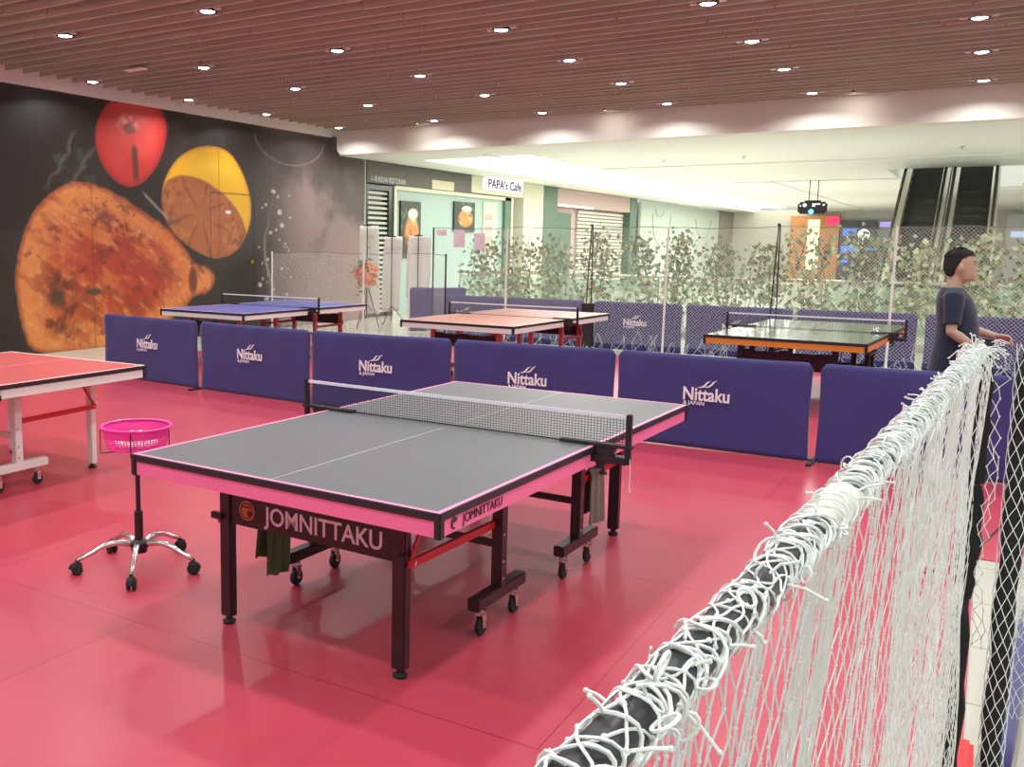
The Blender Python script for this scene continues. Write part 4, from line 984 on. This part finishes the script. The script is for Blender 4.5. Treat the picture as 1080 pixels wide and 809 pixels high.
# shirt with short sleeves
S = MB()
rings(S, [((-.02,0,.70),.150,.185), ((-.015,0,.80),.148,.186), ((-.004,0,.90),.146,.180), ((.010,0,1.0),.150,.176), ((.004,0,1.1),.142,.178), ((-.012,0,1.2),.136,.188), ((-.030,0,1.28),.122,.196), ((-.046,0,1.335),.092,.140), ((-.050,0,1.362),.072,.078)], 28)
for S_, E_ in ((SR, ER), (SLf, EL)):
    limb(S, [S_+Vector((0,-.05 if S_.y > 0 else .05,.022)), S_+Vector((0,0,.004)), S_.lerp(E_, .25), S_.lerp(E_, .6), S_.lerp(E_, .80)], [.070,.072,.068,.062,.060])
fuse(S, 'tshirt', M_shirt, man, .008, 5)
T = MB()
rings(T, [((-.01,0,.98),.128,.162), ((-.01,0,.86),.128,.172), ((-.01,0,.78),.12,.172)], 24)
for H_, K_, A_ in ((HR, KR, AR), (HL, KL, AL)): limb(T, [H_+Vector((0,0,.02)), H_.lerp(K_, .5), K_, K_.lerp(A_, .5), K_.lerp(A_, .9)], [.100,.088,.068,.062,.055])
fuse(T, 'trousers', M_trouser, man, .010, 5)
for A_ in (AR, AL):
    sh = MB(); rings(sh, [((A_.x+.035, A_.y, .004),.135,.046), ((A_.x+.035, A_.y, .03),.138,.048), ((A_.x+.02, A_.y, .06),.11,.042), ((A_.x-.025, A_.y, .085),.055,.040), ((A_.x-.028, A_.y, .105),.048,.038)], 20)
    fuse(sh, 'shoe', M_black, man, .008, 3)
H = MB()
rings(H, [((-.064,0,1.448),.032,.046), ((-.066,0,1.475),.046,.060), ((-.060,0,1.51),.064,.0715), ((-.040,0,1.545),.084,.0775), ((-.025,0,1.58),.097,.0790), ((-.018,0,1.615),.0985,.0745), ((-.016,0,1.642),.086,.060), ((-.018,0,1.658),.052,.038)], 24)
rh = random.Random(3)
hair = fuse(H, 'hair', M_hair, man, .006, 3)
tuft = MB()
for k in range(900):
    th, ph = rh.uniform(0, 2*PI), rh.uniform(.15, PI/2)
    nrm = Vector((math.cos(th)*math.cos(ph), math.sin(th)*math.cos(ph), math.sin(ph)))
    p = Vector((-.020, 0, 1.575))+Vector((nrm.x*.098, nrm.y*.076, nrm.z*.084))
    q_ = p+(nrm+Vector((.35, 0, .5))*rh.uniform(.2, .8)).normalized()*rh.uniform(.010, .020)
    tuft.tube([p-nrm*.004, q_], [.0022, .0006], 4, cap=False)
tuft.build('short_strands', M_hair, hair)
for s_ in (-1, 1):
    MB().ball((.083, s_*.030, 1.540), .009, 10, sc=(.6,1.3,.6)).build('eye', M_eye, body, smooth=True)
    MB().tube([(.088, s_*.014, 1.560), (.090, s_*.030, 1.566), (.080, s_*.046, 1.560)], .0035, 6).build('eyebrow', M_hair, body, smooth=True)
MB().ball((.093, 0, 1.459), .004, 8, sc=(1,5,.6)).build('mouth_line', mat('lip_line', (120,66,60), .5), body)

# ------------------------------------------------------------------ hanging white net on its bar in the foreground
def barx(y): return 3.018+.058*(y-.35)
def barz(y): return 1.378-.010*math.sin(PI*min(1, max(0, (y+3.2)/3.5)))
hn = empty('net_stand', (0, 0, 0), 0, 'black bar on a square post wound with ragged white net in the foreground', 'net stand')
M_pipe = mat('dark_grey_pipe', (58,54,58), .4, .2); M_pad = mat('black_sleeve', (30,32,32), .85)
NB = 24
MB().tube([(barx(y), y, barz(y)) for y in [-3.3+3.63*i/NB for i in range(NB+1)]], .0150, 20).build('bar', M_pipe, hn, smooth=True)
PX, PY = 3.030, .36
post = MB(); post.box(PX-.017, PX+.017, PY-.017, PY+.017, .02, 1.405, b=.003); po = post.build('post', M_black, hn)
sl = MB(); sl.box(PX-.0165, PX+.0165, PY-.0165, PY+.0165, 1.40, 1.408); 
def sleeve(z0, z1, w0, w1, w2):
    rings_ = []
    for i in range(9):
        t_ = i/8; w_ = w0+(w1-w0)*min(1, t_*2) if t_ < .5 else w1+(w2-w1)*(t_-.5)*2
        rings_.append(((PX+.004*math.sin(i*2.1), PY, z0+(z1-z0)*t_), w_, w_*.9))
    rings(sl, rings_, 12)
sleeve(.03, .62, .024, .030, .022); sleeve(.66, .99, .022, .034, .026); sleeve(1.0, 1.33, .028, .030, .024)
sl.build('sleeve', M_pad, po)
MB().box(PX-.22, PX+.05, PY-.03, PY+.03, .002, .02, b=.004).box(PX-.03, PX+.03, PY-.25, PY-.02, .002, .022, b=.004).build('base_plate', M_black, hn)
tp = MB(); 
for q in range(5):
    y0 = -1.72+.026*q; tp.tube([(barx(y0), y0, barz(y0)), (barx(y0+.03), y0+.03, barz(y0+.03))], .0175+.0012*(q % 2)+.001*q, 18)
tp.build('tape_wrap', mat('white_tape', (232,230,214), .6), hn, smooth=True)
# white curtain band hanging under the tape
rn = random.Random(12)
net = MB()
CX, CZ_ = .023, .030
def netpt(u, z):
    d_ = 1.37-z
    sway = .010*math.sin(u*5+d_*2)*min(1, d_*2)+.014*math.sin(u*13+1.3*d_)*min(1, d_)+.006*math.sin(u*31+d_*6)
    gather = .0
    return (barx(u)+sway+.004-.012*min(1, d_*3), u, z)
y_dense = -1.75
P = diamond_net(net, -2.75, .33, .06, 1.365, CX, CZ_, .00105, netpt, jit=.32, seed=4)
for (i, j), p in P.items():
    if p.y < -.9 and rn.random() < .85: net.ball(p, .0022, 4)
# second, bunched layer
P2 = diamond_net(net, -1.25, .33, .10, 1.365, CX*1.1, CZ_*1.15, .00105, lambda u, z: (netpt(u+.01, z)[0]+.016+.010*math.sin(u*17+z*3), u+.02*math.sin(z*5+u*9), z), jit=.4, seed=6)
net.build('hanging_net', M_cord, hn)
bd = MB()
for q in range(26):
    y0 = -1.74+.006*q; ph = rn.uniform(0, 6)
    bd.tube([(netpt(y0, z)[0]+.004*math.sin(z*9+ph), y0+.008*math.sin(z*6+ph)+.05*(1.36-z)*0, z) for z in [1.365-.0465*k for k in range(28)]], .0011, 3, cap=False)
bd.build('bunched_cords', M_cord, hn)
# cord wound round the bar
wr = MB()
def wind(y, rad, turns, pitch, ph, r, n=20):
    pts = []
    for i in range(int(n*turns)+1):
        a = ph+2*PI*i/n; yy_ = y+pitch*i/n; rr_ = rad*(1+.10*math.sin(a*2.3+ph))
        pts.append((barx(yy_)+rr_*math.cos(a), yy_+.004*math.sin(3*a), barz(yy_)+rr_*math.sin(a)))
    wr.tube(pts, r, 5, cap=True)
# the near stretch is laced in crossing diagonals like netting
for q in range(5):
    for sg in (-1, 1):
        ph = 2*PI*q/5+(.6 if sg > 0 else 0); pts = []; yy_ = -2.95
        while yy_ < -1.70:
            a = ph+sg*(yy_+3)/.26*2*PI+.35*math.sin(yy_*37+q*2)+.2*math.sin(yy_*91+q)
            rad_ = .0170+.0012*math.sin(yy_*53+q+sg)
            pts.append((barx(yy_)+rad_*math.cos(a), yy_+.004*math.sin(a*3), barz(yy_)+rad_*math.sin(a))); yy_ += .006
        wr.tube(pts, .0011, 5)
        for p_ in pts[::7]:
            if rn.random() < .6: wr.ball(p_, .0023, 6)
y = -2.75
while y < .30:
    if y < -1.78 and rn.random() < .62: y += .0125; continue
    dens = .0085 if y > -1.6 else .0125
    wind(y, rn.uniform(.0172, .0195 if y < -1.7 else .024), rn.uniform(.7, 1.3), rn.uniform(-.05, .05), rn.uniform(0, 6), rn.uniform(.0011, .0018))
    if rn.random() < .6: wind(y, rn.uniform(.0175, .0225), rn.uniform(.45, .8), rn.choice((-1, 1))*rn.uniform(.06, .16), rn.uniform(0, 6), rn.uniform(.001, .0016))
    y += dens*rn.uniform(.6, 1.4)
wr.build('wound_cord', M_cord, hn)
# loose loops and knotted ends
lo = MB()
for k in range(120):
    y = -2.7+3.0*rn.random()**.8; a = rn.uniform(-.6, 3.6); c0 = Vector((barx(y)+.018*math.cos(a), y, barz(y)+.018*math.sin(a)))
    out_ = Vector((math.cos(a), rn.uniform(-.7, .7), math.sin(a))).normalized()
    if rn.random() < .45:
        sz = rn.uniform(.005, .013); tdir = Vector((0, 1, 0)) if rn.random() < .5 else Vector((-math.sin(a), .3, math.cos(a)))
        lo.tube([c0+out_*sz*(1-math.cos(t_))*.7+tdir*sz*math.sin(t_) for t_ in [2*PI*i/12 for i in range(13)]], rn.uniform(.001, .0016), 5)
    else:
        L_ = rn.uniform(.010, .028); bend = Vector((rn.uniform(-1, 1), rn.uniform(-1, 1), -.6))*L_*.4
        pts = [c0, c0+out_*L_*.5+bend*.2, c0+out_*L_+bend]; lo.tube(pts, .0013, 5); lo.ball(pts[-1], .0020, 6)
# the bunch at the end post
for k in range(46):
    a = rn.uniform(0, 6.28); y = rn.uniform(.12, .36); c0 = Vector((barx(y)+.02*math.cos(a), y, barz(y)+.02*math.sin(a)))
    d_ = Vector((math.cos(a)+.3, rn.uniform(-.5, .6), math.sin(a)-.5)).normalized(); L_ = rn.uniform(.02, .065)
    lo.tube([c0, c0+d_*L_*.6, c0+d_*L_+Vector((0, 0, -.3*L_))], .0016, 5); lo.ball(c0+d_*L_+Vector((0, 0, -.3*L_)), .003, 6)
tag(lo.build('loose_ends', M_cord, hn), kind='stuff')
# loose netting edge hanging beyond the post
le = MB()
Pn = diamond_net(le, 0, .055, .50, 1.33, .030, .028, .0013, lambda u, z: (PX+.020+u*(1-.35*abs(math.sin(z*2.2)))+.008*math.sin(z*14), PY+.02*math.sin(z*5), z), jit=.3, seed=8)
for p in Pn.values(): le.ball(p, .0030, 5)
le.build('loose_net_edge', M_cord, hn)

# second stand just right of it
QX, QY = 3.133, .35
st2 = empty('net_stand', (QX, QY, 0), 0, 'second black padded post covered in white diamond netting, at the right edge', 'net stand')
s_ = MB(); s_.box(-.017, .017, -.017, .017, .02, 1.46, b=.003); p2 = s_.build('post', M_black, st2)
sl = MB(); rings(sl, [((.003*math.sin(i*1.7), 0, .05+1.30*i/14), .026+.003*math.sin(i*2.3), .024) for i in range(15)], 14); sl.build('sleeve', M_pad, p2, smooth=True)
MB().box(-.03, .2, -.03, .03, .002, .02, b=.004).box(-.03, .03, -.2, .2, .002, .022, b=.004).build('base_plate', M_black, st2)
nt_ = MB()
Pn = diamond_net(nt_, -2.4, 2.4, .08, 1.40, .80, .032, .0012, lambda a, z: (.031*math.cos(a-PI/2)*1.05, .029*math.sin(a-PI/2)*1.05, z), jit=.12, seed=11)
for k in range(26):   # dense net running on to the right
    pass
Pn = diamond_net(nt_, .028, .75, .55, 1.42, .026, .026, .0012, lambda u, z: (u, .03*math.sin(u*9+z*2)+.01*math.sin(u*30), z), jit=.25, seed=13)
Pn2 = diamond_net(nt_, .028, .75, .30, 1.42, .024, .026, .0012, lambda u, z: (u, .05+.03*math.sin(u*8+z*3), z), jit=.35, seed=14)
for (i, j), p in Pn.items():
    if i == 0: nt_.tube([p, p+Vector((-.034, 0, .012))], .0014, 4); nt_.ball(p+Vector((-.034, 0, .012)), .003, 5)
nt_.build('diamond_net', M_cord, st2)
MB().tube([(0, 0, 1.44), (.8, 0, 1.44)], .014, 14).build('bar', M_pipe, st2)
# rolled navy cloth, red block and cable on the tiles at the right
tag(MB().tube([(3.165, .60, .05), (3.18, .8, .05), (3.20, 1.1, .055), (3.225, 1.55, .05), (3.27, 2.03, .045), (3.34, 2.6, .04)], [.030,.032,.034,.034,.032,.028], 18).build('rolled_cloth', M_navy, None, smooth=True), 'navy cloth roll lying on the beige tiles at the right edge', 'cloth')
tag(MB().box(3.01, 3.10, .56, .80, .001, .04, b=.012).build('floor_block', mat('bright_red_foam', (226,38,44), .5)), 'bright red foam block on the floor at the foot of the post', 'block')
tag(MB().tube([(2.86,2.70,.006),(2.95,2.86,.006),(3.05,3.12,.006),(3.10,3.45,.006),(3.20,3.95,.006),(3.5,4.2,.006)], .005, 6).build('cable', M_black, None, smooth=True), 'thin black cable crossing the mat edge at the right', 'cable')
